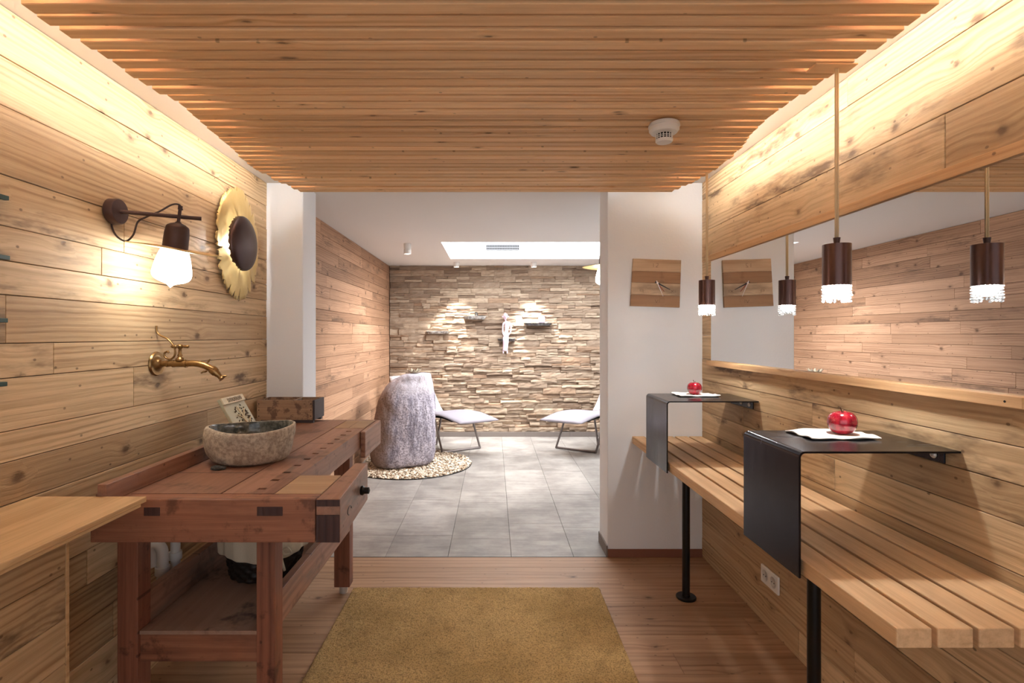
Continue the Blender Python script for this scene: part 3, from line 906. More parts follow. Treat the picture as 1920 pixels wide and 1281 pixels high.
# ------------------------------------------------------------------ sconce
def sconce(label, A, plate_n, arm_vec, P, ax, cable):
    """A: plate centre on the wall, arm_vec: arm end minus A, P: disc centre, ax: axis pointing down the bulb"""
    t = empty('wall_lamp', A, label, 'wall lamp', 'wall lamps with a gold disc and a teardrop bulb')
    n = Vector(plate_n)
    bm = bmesh.new(); lathe(bm, [(0, 0), (.043, 0), (.046, .003), (.046, .03), (.043, .034), (0, .034)], axis_matrix(A, n), 36)
    obj('wall_plate', bm, M['iron'], t, smooth=True, angle=40)
    a0 = Vector(A) + n * .03
    bm = bmesh.new(); tube(bm, [a0, Vector(A) + Vector(arm_vec)], .0075, 12); obj('arm', bm, M['iron'], t, smooth=True, angle=40)
    Mx = axis_matrix(P, -Vector(ax))
    bm = bmesh.new()
    lathe(bm, [(0, .105), (.008, .105), (.012, .10), (.024, .096), (.036, .088), (.039, .082), (.042, .06), (.0435, .0), (.040, -.012), (.036, -.012), (.036, .05), (0, .06)], Mx, 36)
    sk = obj('socket', bm, M['iron'], t, smooth=True, angle=40)
    bm = bmesh.new(); lathe(bm, [(0, .104), (.006, .104), (.006, .15), (.008, .15), (.008, .165), (0, .165)], Mx, 16)
    obj('stem', bm, M['iron'], sk, smooth=True, angle=40)
    bm = bmesh.new()
    def tear(v, th):
        k = 1 + .03 * mn.noise(Vector((math.cos(th) * 3, math.sin(th) * 3, 0))) if math.hypot(v.x, v.y) > .1 else 1
        return Vector((v.x * k, v.y * k, v.z + .002 * math.sin(3 * th)))
    lathe(bm, [(.0445, .005), (.10, .006), (.158, .002), (.158, -.001), (.10, -.002), (.0445, -.001)], Mx, 64, tear, close=True)
    obj('gold_disc', bm, M['gold'], t, smooth=True, angle=50)
    bm = bmesh.new()
    lathe(bm, [(0, -.004), (.046, -.004), (.052, -.02), (.059, -.045), (.064, -.07), (.0665, -.09), (.065, -.103), (.058, -.113), (.045, -.121), (.028, -.127), (.013, -.132), (.005, -.140), (0, -.145)], Mx, 28)
    obj('bulb', bm, M['bulb'], t, smooth=True)['label'] = 'glowing white teardrop bulb'
    bm = bmesh.new(); tube(bm, spline(cable, 8), .0035, 8); obj('cable', bm, M['rubber'], t, smooth=True)
    return t
A = (XL, 1.925, 1.797)
ax = Vector((-.167, .061, -1)).normalized()
P = Vector((-.597 * 2.01, 2.01, EYE + .161 * 2.01))
cab = [px(207, 412, 1.93), px(212, 432, 1.93), px(222, 446, 1.94), px(237, 452, 1.95), px(250, 440, 1.96), px(258, 417, 1.97), px(272, 408, 1.97), px(300, 396, 1.99), px(322, 384, 1.995), px(336, 384, 2.0), px(342, 394, 2.0)]
sconce('iron wall lamp with glowing bulb under a gold disc, on the left plank wall', A, (1, 0, 0), (.262, .118, 0), P, ax, cab)
# its twin on the far side of the right pier
A2 = Vector((.80, YP1, 1.92)); P2 = Vector((.785, 3.745, 1.83))
cab2 = [A2 + Vector((0, .02, -.04)), A2 + Vector((0, .06, -.09)), A2 + Vector((-.02, .12, -.04)), A2 + Vector((-.02, .18, .05)), A2 + Vector((-.012, .25, .07))]
sconce('wall lamp half hidden behind the right white pier, edge of its gold disc showing', A2, (0, 1, 0), (-.018, .33, .03), P2, (0, 0, -1), cab2)

# ------------------------------------------------------------------ gold torn disc
t = empty('wall_light', (XL, 2.86, 1.84), 'large torn-edged gold disc wall light with a dark cup, left plank wall', 'wall light')
Cc = Vector((XL, 2.86, 1.84)); rnd = random.Random(12)
nseg = 360; nr = 10
notch = {}
for k in range(44):
    c_ = rnd.randrange(nseg); dpt = rnd.uniform(.02, .09) if k > 3 else rnd.uniform(.12, .30)
    for dk in (-1, 0, 1): notch[(c_ + dk) % nseg] = max(notch.get((c_ + dk) % nseg, 0), dpt * (1 if dk == 0 else .55))
for c_, dpt, wd in ((48, .22, 4), (58, .12, 2), (312, .30, 5), (298, .16, 2), (255, .12, 2), (205, .14, 2)):
    for dk in range(-wd, wd + 1): notch[(c_ + dk) % nseg] = max(notch.get((c_ + dk) % nseg, 0), dpt * (1 - abs(dk) / (wd + 1)))
rnd_e = [rnd.uniform(-.014, .014) for _ in range(nseg)]
bm = bmesh.new(); front = []
for j in range(nr + 1):
    row = []
    for k in range(nseg):
        th = 2 * PI * k / nseg; f = .25 + .75 * j / nr
        e = 1 + .035 * mn.noise(Vector((math.cos(th) * 5, math.sin(th) * 5, 2))) + .03 * mn.noise(Vector((math.cos(th) * 26, math.sin(th) * 26, 5))) + rnd_e[k] - notch.get(k, 0)
        f2 = min(f, e) if j < nr else e
        yy = .236 * f2 * math.cos(th); zz = .300 * f2 * math.sin(th)
        xo = .014 + .02 * (1 - f2 * f2) + .006 * mn.noise(Vector((yy * 12, zz * 12, 0)))
        row.append(bm.verts.new(Cc + Vector((xo, yy, zz))))
    front.append(row)
for j in range(nr):
    for k in range(nseg):
        k2 = (k + 1) % nseg
        try: bm.faces.new((front[j][k], front[j][k2], front[j + 1][k2], front[j + 1][k]))
        except Exception: pass
bm.faces.new(front[0][::-1])
dsc = obj('torn_disc', bm, M['gold'], t, smooth=True)
sol = dsc.modifiers.new('solid', 'SOLIDIFY'); sol.thickness = .002
bm = bmesh.new()
Rc = .145
Mc = axis_matrix(Cc + Vector((.046, -.01, -.0)), (1, 0, 0), (0, 1, 0))
cup = []
for j in range(13):
    fi = (PI / 2) * (1 - j / 12)
    cup.append((Rc * math.sin(fi) if j < 12 else 0, .036 * math.cos(fi)))
def jag(v, th):
    if v.z < .002:
        return Vector((v.x, v.y, v.z - .010 + .012 * mn.noise(Vector((math.cos(th) * 14, math.sin(th) * 14, 1)))))
    return v
lathe(bm, cup, Mc, 96, jag)
cp = obj('dark_cup', bm, plain('dark_bronze', srgb(70, 52, 50), .4, .7), t, smooth=True)
cp['label'] = 'dark bronze cup over the lamp'
sol = cp.modifiers.new('solid', 'SOLIDIFY'); sol.thickness = .002; sol.offset = -1
bm = bmesh.new(); lathe(bm, [(0, -.02), (.02, -.014), (.026, .005), (.02, .022), (0, .026)], axis_matrix(Cc + Vector((.055, -.01, 0)), (1, 0, 0)), 20)
obj('bulb', bm, M['pendbulb'], t, smooth=True)
bm = bmesh.new(); tube(bm, [Cc + Vector((0, -.01, 0)), Cc + Vector((.04, -.01, 0))], .012, 14); obj('stem', bm, M['iron'], t, smooth=True)

# ------------------------------------------------------------------ faucet
F = px(292, 682, 2.18); F.x = XL
zf_ = F.z
t = empty('wall_faucet', F, 'antique brass wall faucet with cross handle and scroll bracket above the basin', 'faucet')
bm = bmesh.new(); lathe(bm, [(0, .0), (.048, 0), (.050, .004), (.046, .010), (.036, .008), (.026, .012), (.02, .02), (.016, .026), (0, .026)], axis_matrix(F, (1, 0, 0)), 40)
obj('rosette', bm, M['brass'], t, smooth=True, angle=60)
V = lambda x, dy, z: Vector((XL + x, F.y + dy, zf_ + z))
bm = bmesh.new()
tube(bm, [V(.02, 0, 0), V(.07, 0, -.0)], .012, 20)
tube(bm, [V(.045, 0, 0), V(.050, 0, 0), V(.054, 0, 0)], .0145, 20)
tube(bm, [V(.07, 0, 0), V(.074, 0, 0), V(.078, 0, 0)], .0155, 20)
tube(bm, [V(.078, 0, 0), V(.12, 0, 0)], [.014, .014], 20)
tube(bm, [V(.12, 0, 0), V(.128, 0, 0)], .0165, 20)
obj('pipe', bm, M['brass'], t, smooth=True, angle=45)
bm = bmesh.new()
sp = spline([V(.126, 0, .001), V(.16, 0, .001), V(.195, 0, -.006), V(.225, 0, -.020), V(.250, 0, -.040), V(.272, 0, -.062)], 6)
rr = [.013 + .002 * math.sin(i * .2) for i in range(len(sp))]
for i in range(len(sp)):
    f = i / (len(sp) - 1)
    rr[i] = .0135 + (.004 if .6 < f < .8 else 0) - (.003 if f > .85 else 0) + (.004 if f > .97 else 0)
tube(bm, sp, rr, 20)
# little animal-head ornament: crest, ears, brow, lip
for (a, b, r_) in ((V(.212, 0, .004), V(.222, 0, .018), .004), (V(.205, .01, -.03), V(.192, .014, -.036), .004), (V(.225, -.012, -.012), V(.245, -.014, -.020), .005), (V(.225, .012, -.012), V(.245, .014, -.020), .005), (V(.266, 0, -.052), V(.290, 0, -.050), .006), (V(.205, -.010, -.03), V(.192, -.014, -.038), .004)):
    tube(bm, [a, (a + b) / 2, b], [r_ * .8, r_, r_ * .6], 10)
obj('spout', bm, M['brass'], t, smooth=True, angle=60)
bm = bmesh.new()
lathe(bm, [(.016, .010), (.018, .014), (.018, .02), (.012, .024), (.009, .03), (.011, .034), (.007, .04), (.006, .06), (.010, .064), (.013, .070), (.010, .078), (0, .080)], T(XL + .10, F.y, zf_), 24)
obj('valve_stem', bm, M['brass'], t, smooth=True, angle=60)
bm = bmesh.new()
for d in (Vector((1, 0, 0)), Vector((0, 1, 0))):
    for s in (-1, 1):
        c0 = V(.10, 0, .070)
        tube(bm, [c0, c0 + d * s * .02, c0 + d * s * .031, c0 + d * s * .037], [.005, .0042, .0075, .004], 12)
obj('cross_handle', bm, M['brass'], t, smooth=True)
bm = bmesh.new()
sc_ = [V(.004, 0, .155), V(.006, 0, .13), V(.02, 0, .115), V(.05, 0, .10), V(.076, 0, .068), (V(.078, 0, .035)), V(.06, 0, .018), V(.04, 0, .026), V(.036, 0, .042), V(.048, 0, .050), V(.054, 0, .044)]
tube(bm, spline(sc_, 6), .0052, 12, flat=.75)
tube(bm, [V(.06, 0, .010), V(.06, 0, .02)], .005, 10)
obj('scroll_bracket', bm, M['brass'], t, smooth=True)

# ------------------------------------------------------------------ slatted bench
t = empty('slatted_bench', (1.06, 2.2, 0), 'long wooden slatted bench along the right wall on black posts', 'bench')
for k in range(5):
    x0 = .845 + k * .0865
    bm = bmesh.new(); box(bm, x0, min(x0 + .0745, XR - .003), 1.117, 3.247, .694, .736)
    obj('slat', bm, M['bench'], t, bevel=.003)
for yy in (1.62, 2.2, 2.74):
    bm = bmesh.new(); box(bm, .87, XR - .003, yy - .03, yy + .03, .682, .6935)
    obj('support_bar', bm, M['black_metal'], t)
for yy in (1.647, 2.74):
    bm = bmesh.new(); tube(bm, [(.99, yy, .004), (.99, yy, .682)], .0192, 28)
    lg = obj('leg', bm, M['black_metal'], t, smooth=True, angle=40)
    bm = bmesh.new(); lathe(bm, [(0, 0), (.048, 0), (.05, .003), (.05, .010), (.047, .013), (.02, .013), (.02, .02), (0, .02)], T(.99, yy, 0), 36)
    obj('flange', bm, M['black_metal'], lg, smooth=True, angle=40)

# steel tables folded over the bench
def steel_table(y0, y1, label, nb):
    t = empty('steel_table', ((.83 + XR) / 2, (y0 + y1) / 2, .69), label, 'table', 'bent blackened steel tables over the bench')
    prof = []
    zt, xf, R_, th = 1.035, .829, .018, .006
    for k in range(9):
        a = PI + (-PI / 2) * k / 8
        prof.append((xf + R_ + math.cos(a) * R_, zt - R_ + math.sin(a) * R_))
    out = [(xf, .690)] + prof + [(XR - .001, zt)]
    prin = []
    for k in range(9):
        a = PI / 2 + (PI / 2) * k / 8
        prin.append((xf + R_ + math.cos(a) * (R_ - th), zt - R_ + math.sin(a) * (R_ - th)))
    inn = [(XR - .001, zt - th)] + prin + [(xf + th, .690)]
    loop = out + inn
    bm = bmesh.new()
    a = [bm.verts.new((x, y0, z)) for x, z in loop]; b = [bm.verts.new((x, y1, z)) for x, z in loop]
    n = len(loop)
    for i in range(n): bm.faces.new((a[i], a[(i + 1) % n], b[(i + 1) % n], b[i]))
    no, ni = len(out), len(inn)
    for side in (a, b):
        for i in range(no - 1):
            bm.faces.new((side[i], side[i + 1], side[n - 2 - i], side[n - 1 - i]))
    o = obj('bent_plate', bm, M['steel_dark'], t, bevel=.0008, segs=1, smooth=True, angle=30)
    # bracket under the top at the wall
    bm = bmesh.new(); box(bm, XR - .006, XR - .001, y0 + .05, y1 - .05, zt - th - .04, zt - th - .0005)
    br = obj('bracket', bm, M['steel_dark'], t, bevel=.001)
    for k in range(nb):
        yy = y0 + .085 + k * (y1 - y0 - .17) / max(nb - 1, 1)
        bm = bmesh.new(); lathe(bm, [(0, 0), (.0105, 0), (.0105, .002), (.007, .006), (.004, .006), (.004, .003), (0, .003)], axis_matrix((XR - .006, yy, zt - th - .021), (-1, 0, 0)), 18)
        obj('bolt', bm, M['bolt'], br, smooth=True, angle=40)['label'] = 'bright zinc bolt'
steel_table(2.55, 2.893, 'far bent black steel table over the bench, nearest the white pier', 3)
steel_table(1.447, 1.767, 'near bent black steel table over the bench, in the right foreground', 3)

# apples on felt cloths
def felt(x0, x1, y0, y1, z, label, seed):
    bm = bmesh.new(); n1, n2 = 30, 26
    top, botm = [], []
    for j in range(n2 + 1):
        rt, rb = [], []
        for i in range(n1 + 1):
            fx, fy = i / n1, j / n2
            x = x0 + (x1 - x0) * fx; y = y0 + (y1 - y0) * fy
            e = min(fx, 1 - fx, fy, 1 - fy)
            y += .010 * mn.noise(Vector((fx * 4, seed, 1))) * (1 if fy < .2 else .5)
            x += .008 * mn.noise(Vector((fy * 4, seed, 3)))
            lift = max(0, .06 - e) / .06 * (.0035 + .006 * mn.noise(Vector((fx * 3.5 + seed, fy * 3.5, 2))))
            lift = max(lift, 0)
            rt.append(bm.verts.new((x, y, z + .0045 + lift))); rb.append(bm.verts.new((x, y, z + .0006 + lift)))
        top.append(rt); botm.append(rb)
    for j in range(n2):
        for i in range(n1):
            bm.faces.new((top[j][i], top[j][i + 1], top[j + 1][i + 1], top[j + 1][i]))
            bm.faces.new((botm[j][i], botm[j + 1][i], botm[j + 1][i + 1], botm[j][i + 1]))
    def per(g_): return g_[0] + [g_[j][n1] for j in range(1, n2 + 1)] + g_[n2][::-1][1:] + [g_[j][0] for j in range(n2 - 1, 0, -1)]
    a, b = per(top), per(botm)
    for i in range(len(a)): bm.faces.new((a[i], b[i], b[(i + 1) % len(a)], a[(i + 1) % len(a)]))
    return tag(obj('felt_cloth', bm, M['felt'], smooth=True), label, 'cloth', 'white felt cloths under the apples')
felt(.955, 1.165, 1.60, 1.745, 1.035, 'white felt cloth on the near steel table', 1)
felt(.955, 1.16, 2.72, 2.875, 1.035, 'white felt cloth on the far steel table', 5)

def apple(loc, R_, label, rot):
    t = empty('apple', loc, label, 'apple', 'shiny red apples on the steel tables')
    bm = bmesh.new(); prof = []
    n = 28
    for k in range(n + 1):
        a = -PI / 2 + PI * k / n
        r = math.cos(a) ** .82 if 0 < k < n else 0
        z = math.sin(a) * .92
        if k > n * .5: z -= .34 * math.exp(-(r / .26) ** 2)
        else: z += .20 * math.exp(-(r / .22) ** 2)
        r *= 1 + .06 * math.sin(a)
        prof.append((r * R_, (z + .86) * R_))
    def lobes(v, th):
        f = max(0, 1 - v.z / (R_ * 1.7)) ** 2
        k = 1 + .02 * math.cos(5 * th) * f + .02 * math.cos(th * 2 + rot)
        return Vector((v.x * k, v.y * k, v.z + .02 * R_ * math.cos(th + rot)))
    lathe(bm, prof, Matrix.Translation(loc), 48, lobes)
    obj('fruit', bm, M['apple'], t, smooth=True)
    L = Vector(loc)
    bm = bmesh.new(); tube(bm, spline([L + Vector((0, 0, R_ * 1.42)), L + Vector((-.002, 0, R_ * 1.75)), L + Vector((-.007, 0, R_ * 2.02))], 4), [.0016] * 8 + [.0024], 8)
    tube(bm, spline([L + Vector((0, 0, R_ * 1.42)), L + Vector((.003, 0, R_ * 1.7)), L + Vector((.006, .002, R_ * 1.86))], 4), .001, 6)
    obj('stalk', bm, M['stem'], t, smooth=True)
apple((1.098, 1.678, 1.0402), .041, 'shiny red apple on the near steel table', .5)
apple((1.056, 2.80, 1.0402), .037, 'shiny red apple on the far steel table', 2.0)

# ------------------------------------------------------------------ pendants
def pendant(x, y, label):
    t = empty('pendant_lamp', (x, y, 1.45), label, 'pendant lamp', 'copper cylinder pendants with crystal fringe')
    Mx = T(x, y, 0)
    bm = bmesh.new(); lathe(bm, [(.0365, 1.50), (.0365, 1.622), (.008, 1.628), (.008, 1.6285), (.0382, 1.6245), (.0384, 1.50)], Mx, 48, close=True)
    obj('shade', bm, M['copper'], t, smooth=True, angle=40)
    bm = bmesh.new(); lathe(bm, [(0, 1.6285), (.008, 1.6285), (.010, 1.645), (.006, 1.645), (0, 1.646)], Mx, 16)
    obj('cord_grip', bm, M['iron'], t, smooth=True, angle=40)
    bm = bmesh.new()
    for s in (-1, 1): tube(bm, [(x + s * .0032, y, 1.64), (x + s * .0032, y, 2.0), (x + s * .003, y, ZS + .05)], .0030, 8)
    obj('cord', bm, M['cord'], t, smooth=True)
    bm = bmesh.new(); lathe(bm, [(0, 1.53), (.012, 1.53), (.024, 1.515), (.028, 1.498), (.026, 1.482), (.017, 1.472), (0, 1.468)], Mx, 20)
    obj('bulb', bm, M['pendbulb'], t, smooth=True)['label'] = 'glowing bulb'
    bm = bmesh.new(); rnd = random.Random(int(y * 100))
    for ring_, nn in ((.0345, 22), (.030, 16)):
        for k in range(nn):
            th = 2 * PI * k / nn
            zb = 1.498; ln = rnd.randint(4, 6)
            for q in range(ln):
                rr_ = .0042 if q < ln - 1 else .0055
                c0 = Vector((x + math.cos(th) * (ring_ + rnd.uniform(-.001, .002)), y + math.sin(th) * (ring_ + rnd.uniform(-.001, .002)), zb - q * .0088))
                bmesh.ops.create_icosphere(bm, subdivisions=1, radius=rr_, matrix=Matrix.Translation(c0))
    obj('crystal_fringe', bm, M['crystal'], t)
pendant(1.038, 1.612, 'near copper cylinder pendant hanging above the near steel table')
pendant(1.065, 2.66, 'far copper cylinder pendant hanging beside the white pier')
bm = bmesh.new(); box(bm, .96, 1.085, 1.585, 1.64, ZS - .004, ZS + .001)
tag(obj('ceiling_plate', bm, M['slat'], bevel=.001), 'small wooden plate on the slats holding the near pendant cord', 'plate')

# ------------------------------------------------------------------ mirror, batten and ledge
t = empty('wall_mirror', (XR, 2.2, 1.5), 'long frameless wall mirror on the right plank wall', 'mirror')
bm = bmesh.new(); box(bm, XR - .006, XR - .0002, 1.262, 3.10, 1.205, 1.783)
obj('glass', bm, M['mirror'], t)
bm = bmesh.new(); box(bm, XR - .016, XR - .0002, 1.10, 3.12, 1.7835, 1.815)
tag(obj('wooden_batten', bm, M['ledge'], bevel=.001), 'thin wooden batten along the top of the wall mirror', 'batten')
bm = bmesh.new(); box(bm, XR - .034, XR - .0002, 1.247, 3.10, 1.176, 1.2045)
o = empty('mirror_ledge', (XR, 2.2, 1.19), 'narrow pale wooden ledge under the wall mirror', 'ledge')
obj('board', bm, M['ledge'], o, bevel=.002)
bm = bmesh.new(); lathe(bm, [(0, 0), (.003, 0), (.003, .0008), (0, .0008)], axis_matrix((XR - .034, 1.29, 1.19), (-1, 0, 0)), 12)
obj('screw', bm, M['black_metal'], o)

# clock
t = empty('wall_clock', (1.0, YP0, 1.67), 'square wall clock of four reclaimed boards on the white pier', 'clock')
tl_, tr_, br_, bl_ = px(1187, 485, 3.235), px(1277, 488, 3.235), px(1274, 577, 3.235), px(1182, 574, 3.235)
vs = [0, .26, .50, .755, 1.0]
for k in range(4):
    bm = bmesh.new()
    q = box(bm, 0, 1, 0, 1, 0, 1)
    for v in q:
        f0 = vs[k] + .002 + (vs[k + 1] - vs[k] - .004) * (1 - v.co.z)
        L_ = tl_.lerp(bl_, f0); R_ = tr_.lerp(br_, f0); p = L_.lerp(R_, v.co.x)
        v.co = Vector((p.x, YP0 - .018 + .016 * v.co.y, p.z))
    obj('face_board', bm, M['clock1'] if k % 2 == 0 else M['clock2'], t, bevel=.0008)
cc = px(1232, 531, 3.232); cc.y = YP0 - .019
def hand(dx, dy, w0, yoff, mat, name, tail=.015):
    e = px(1232 + dx, 531 + dy, 3.232); e.y = cc.y
    d = (e - cc); n = d.normalized(); s = Vector((-n.z, 0, n.x)) * w0
    bm = bmesh.new()
    a = [cc - n * tail - s, cc + n * 0 - s, e - s * .4, e + s * .4, cc + s, cc - n * tail + s]
    v1 = [bm.verts.new(p + Vector((0, yoff, 0))) for p in a]; v2 = [bm.verts.new(p + Vector((0, yoff - .001, 0))) for p in a]
    bm.faces.new(v1); bm.faces.new(v2[::-1])
    for i in range(6): bm.faces.new((v1[i], v1[(i + 1) % 6], v2[(i + 1) % 6], v2[i]))
    return obj(name, bm, mat, t)
hand(13, 16, .0045, -.002, M['redhand'], 'hour_hand')['label'] = 'copper hour hand'
hand(24, 12.5, .0045, -.0045, M['blackhand'], 'minute_hand')['label'] = 'black minute hand'
hand(10.5, 25, .0028, -.007, M['silver'], 'second_hand')['label'] = 'silvery second hand'
bm = bmesh.new(); lathe(bm, [(0, 0), (.006, 0), (.006, .010), (0, .010)], axis_matrix(cc, (0, -1, 0)), 16)
obj('hub', bm, M['silver'], t, smooth=True, angle=40)
# faint engraved numerals at 12, 3, 6, 9
def stroke(bm, x0, y0, x1, y1):
    a = px(x0, y0, 3.2315); b = px(x1, y1, 3.2315); a.y = b.y = YP0 - .0183
    tube(bm, [a, b], .0008, 5)
for num in (((1225, 494, 1225, 501), (1230, 494, 1234, 494), (1234, 494, 1234, 497), (1234, 497, 1230, 501), (1230, 501, 1234, 501)),
            ((1258, 544, 1263, 549), (1263, 544, 1258, 549), (1266, 544, 1266, 549)),
            ((1228, 562, 1231, 568), (1234, 562, 1231, 568), (1236, 562, 1236, 568)),
            ((1200, 543, 1206, 543), (1206, 543, 1206, 549), (1200, 543, 1200, 546), (1200, 546, 1206, 546))):
    bm = bmesh.new()
    for q in num: stroke(bm, *q)
    obj('numeral', bm, M['leafdark'], t)

# smoke detector
t = empty('smoke_detector', (.65, 2.02, ZS), 'round white smoke detector under the slatted ceiling', 'smoke detector')
Mx = T(.65, 2.03, ZS - .004)
bm = bmesh.new(); lathe(bm, [(0, 0), (.054, 0), (.058, -.006), (.058, -.014), (.0, -.014)], Mx, 44); obj('base', bm, M['white'], t, smooth=True, angle=35)
bm = bmesh.new(); lathe(bm, [(0, -.0145), (.055, -.0145), (.056, -.026), (.048, -.036), (.032, -.040), (0, -.040)], Mx, 44); obj('housing', bm, M['white'], t, smooth=True, angle=35)
bm = bmesh.new(); lathe(bm, [(0, -.0402), (.027, -.0402), (.027, -.060), (0, -.060)], Mx, 30); obj('sensor_chamber', bm, M['hole'], t, smooth=True, angle=35)['label'] = 'dark sensor chamber'
bm = bmesh.new()
for k in range(16):
    th = 2 * PI * k / 16; c_ = Vector((.65 + math.cos(th) * .030, 2.03 + math.sin(th) * .030, 0))
    tube(bm, [c_ + Vector((0, 0, ZS - .043)), c_ + Vector((0, 0, ZS - .066))], .0016, 6)
for zz in (-.048, -.054):
    lathe(bm, [(.029, zz), (.031, zz), (.031, zz - .0015), (.029, zz - .0015)], Mx, 30, close=True)
lathe(bm, [(0, -.061), (.032, -.061), (.032, -.068), (.028, -.072), (0, -.072)], Mx, 30)
obj('cage', bm, M['white'], t, smooth=True, angle=35)

# double wall socket
t = empty('wall_socket', (XR, 2.30, .30), 'white double power socket low on the right plank wall', 'socket')
sy0, sy1 = XR / .535, XR / .506
sy0, sy1 = 2.376, 2.512
z0s, z1s = .262, .343
yc = 2.44
z_c = EYE - (1086 - 629) * yc / 1000
bm = bmesh.new(); box(bm, XR - .010, XR - .0003, yc - .076, yc + .076, z_c - .0405, z_c + .0405)
obj('cover_plate', bm, M['white'], t, bevel=.003)
for s in (-1, 1):
    bm = bmesh.new(); lathe(bm, [(.026, .0008), (.0245, .0008), (.022, 0.0004), (.022, -.0), (0, 0)], axis_matrix((XR - .0108, yc + s * .036, z_c), (-1, 0, 0)), 30)
    so = obj('outlet', bm, plain('outlet_white', srgb(205, 203, 198), .4), t, smooth=True)
    for q in (-1, 1):
        bm = bmesh.new(); lathe(bm, [(0, .0006), (.003, .0006), (.003, 0), (0, 0)], axis_matrix((XR - .0112, yc + s * .036 + q * .0095, z_c), (-1, 0, 0)), 12)
        obj('pin_hole', bm, M['hole'], so)

# ------------------------------------------------------------------ far room
def downlight(x, y, h, label, r=.0375):
    t = empty('ceiling_spot', (x, y, ZC), label, 'spotlight', 'white cylindrical ceiling spots in the far room')
    bm = bmesh.new(); lathe(bm, [(0, 0), (r, 0), (r, -h * .5), (r * .9, -h * .5), (r * .9, -h * .56), (0, -h * .56)], T(x, y, ZC), 32); obj('base', bm, M['white'], t, smooth=True, angle=40)
    bm = bmesh.new(); lathe(bm, [(0, -h * .561), (r, -h * .561), (r, -h), (r * .85, -h), (r * .8, -h + .01), (0, -h + .01)], T(x, y, ZC), 32); hd = obj('head', bm, M['white'], t, smooth=True, angle=40)
    bm = bmesh.new(); lathe(bm, [(0, -h + .009), (r * .78, -h + .009), (r * .78, -h + .007), (0, -h + .007)], T(x, y, ZC), 24); obj('lens', bm, M['spotglow'], hd)
downlight(-.871, 5.41, .105, 'white cylindrical ceiling spot at the left of the lit recess')
downlight(-.47, 6.80, .06, 'white ceiling spot above the stone wall, left of the two')
downlight(.515, 6.80, .06, 'white ceiling spot above the stone wall, right of the two')

downlight(1.3, 4.7, .105, 'unseen ceiling spot added behind the right white pier to light the boulder')  # unseen fixture, added to carry the boulder light
downlight(2.3, 5.2, .105, 'unseen ceiling spot added right of the lit recess to light the right lounger')  # fixture out of view, added for the light on the right lounger

# pebble bed
bm = bmesh.new(); rnd = random.Random(31)
base_ico = bmesh.new(); bmesh.ops.create_icosphere(base_ico, subdivisions=1, radius=1)
iv = [v.co.copy() for v in base_ico.verts]; ifc = [[v.index for v in f.verts] for f in base_ico.faces]; base_ico.free()
pcx, pcy, pr = -.86, 5.60, .63
cnt = 0
while cnt < 3600:
    x = rnd.uniform(-pr, pr); y = rnd.uniform(-pr, pr)
    if math.hypot(x, y) > pr - .012 or x + pcx < XL + .02: continue
    cnt += 1
    s = rnd.uniform(.009, .017)
    sx, sy_, sz = s * rnd.uniform(.8, 1.5), s * rnd.uniform(.8, 1.2), s * rnd.uniform(.5, .8)
    a = rnd.uniform(0, PI); ca, sa = math.cos(a), math.sin(a)
    zc_ = rnd.uniform(.005, .017)
    vv = []
    for c_ in iv:
        X_, Y_ = c_.x * sx, c_.y * sy_
        vv.append(bm.verts.new((pcx + x + X_ * ca - Y_ * sa, pcy + y + X_ * sa + Y_ * ca, zc_ + c_.z * sz)))
    for f in ifc: bm.faces.new([vv[i] for i in f])
for v in bm.verts:
    if v.co.z < .001: v.co.z = .001
t = tag(obj('pebble_bed', bm, M['pebble'], smooth=True), 'round bed of cream pebbles at the foot of the standing boulder', 'pebbles', kind='stuff')
bm = bmesh.new()
pts = [Vector((pcx + pr * math.cos(a), pcy + pr * math.sin(a), .005)) for a in [2 * PI * k / 90 for k in range(91)] if pcx + pr * math.cos(a) > XL + .01]
arc = sorted([(math.atan2(p.y - pcy, p.x - pcx), p) for p in pts], key=lambda q: q[0])
tube(bm, [q[1] for q in arc], .004, 8)
tag(obj('edging_ring', bm, M['black_metal'], smooth=True), 'thin dark metal edging around the pebble bed', 'edging')

# boulder
t0_ = Vector((-.915, 5.52, .012))
def Xp(cx): return (680 + cx / 5.336 - 925) * 5.42 / 1000
lev = [  # height, left px(crop), right px(crop), half depth, y shift
    (0.000, 150, 640, .17, 0), (0.03, 105, 690, .21, 0), (0.10, 70, 704, .225, 0), (0.20, 68, 706, .23, 0), (0.32, 85, 707, .23, 0),
    (0.45, 104, 706, .23, 0), (0.57, 122, 704, .225, 0.005), (0.66, 146, 700, .22, .01), (0.74, 185, 694, .21, .02), (0.81, 225, 686, .20, .03), (0.865, 270, 676, .18, .04),
    (0.905, 335, 668, .175, .045), (0.932, 400, 660, .16, .05), (0.942, 440, 648, .13, .05)]
bm = bmesh.new(); rings = []
nseg = 96
for (h, l, r_, hd, ys) in lev:
    xl_, xr_ = Xp(l), Xp(r_); cx = (xl_ + xr_) / 2; hw = (xr_ - xl_) / 2
    ring = []
    for k in range(nseg):
        th = 2 * PI * k / nseg
        e = .62
        cxn = math.copysign(abs(math.cos(th)) ** e, math.cos(th)); syn = math.copysign(abs(math.sin(th)) ** e, math.sin(th))
        x = cx + hw * cxn; y = t0_.y + ys + hd * syn + .05 * cxn * (-1 if True else 1) * 0
        y += (cxn * .05)
        if syn < 0: y += -.03 * math.cos((cxn + .25) * PI * .9) * .8
        nn = mn.noise(Vector((x * 5, y * 5, h * 3))) * .022 + mn.noise(Vector((x * 16, y * 16, h * 7))) * .008
        d = Vector((cxn, syn, 0)).normalized() * nn
        ring.append(bm.verts.new((x + d.x, y + d.y, t0_.z + h)))
    rings.append(ring)
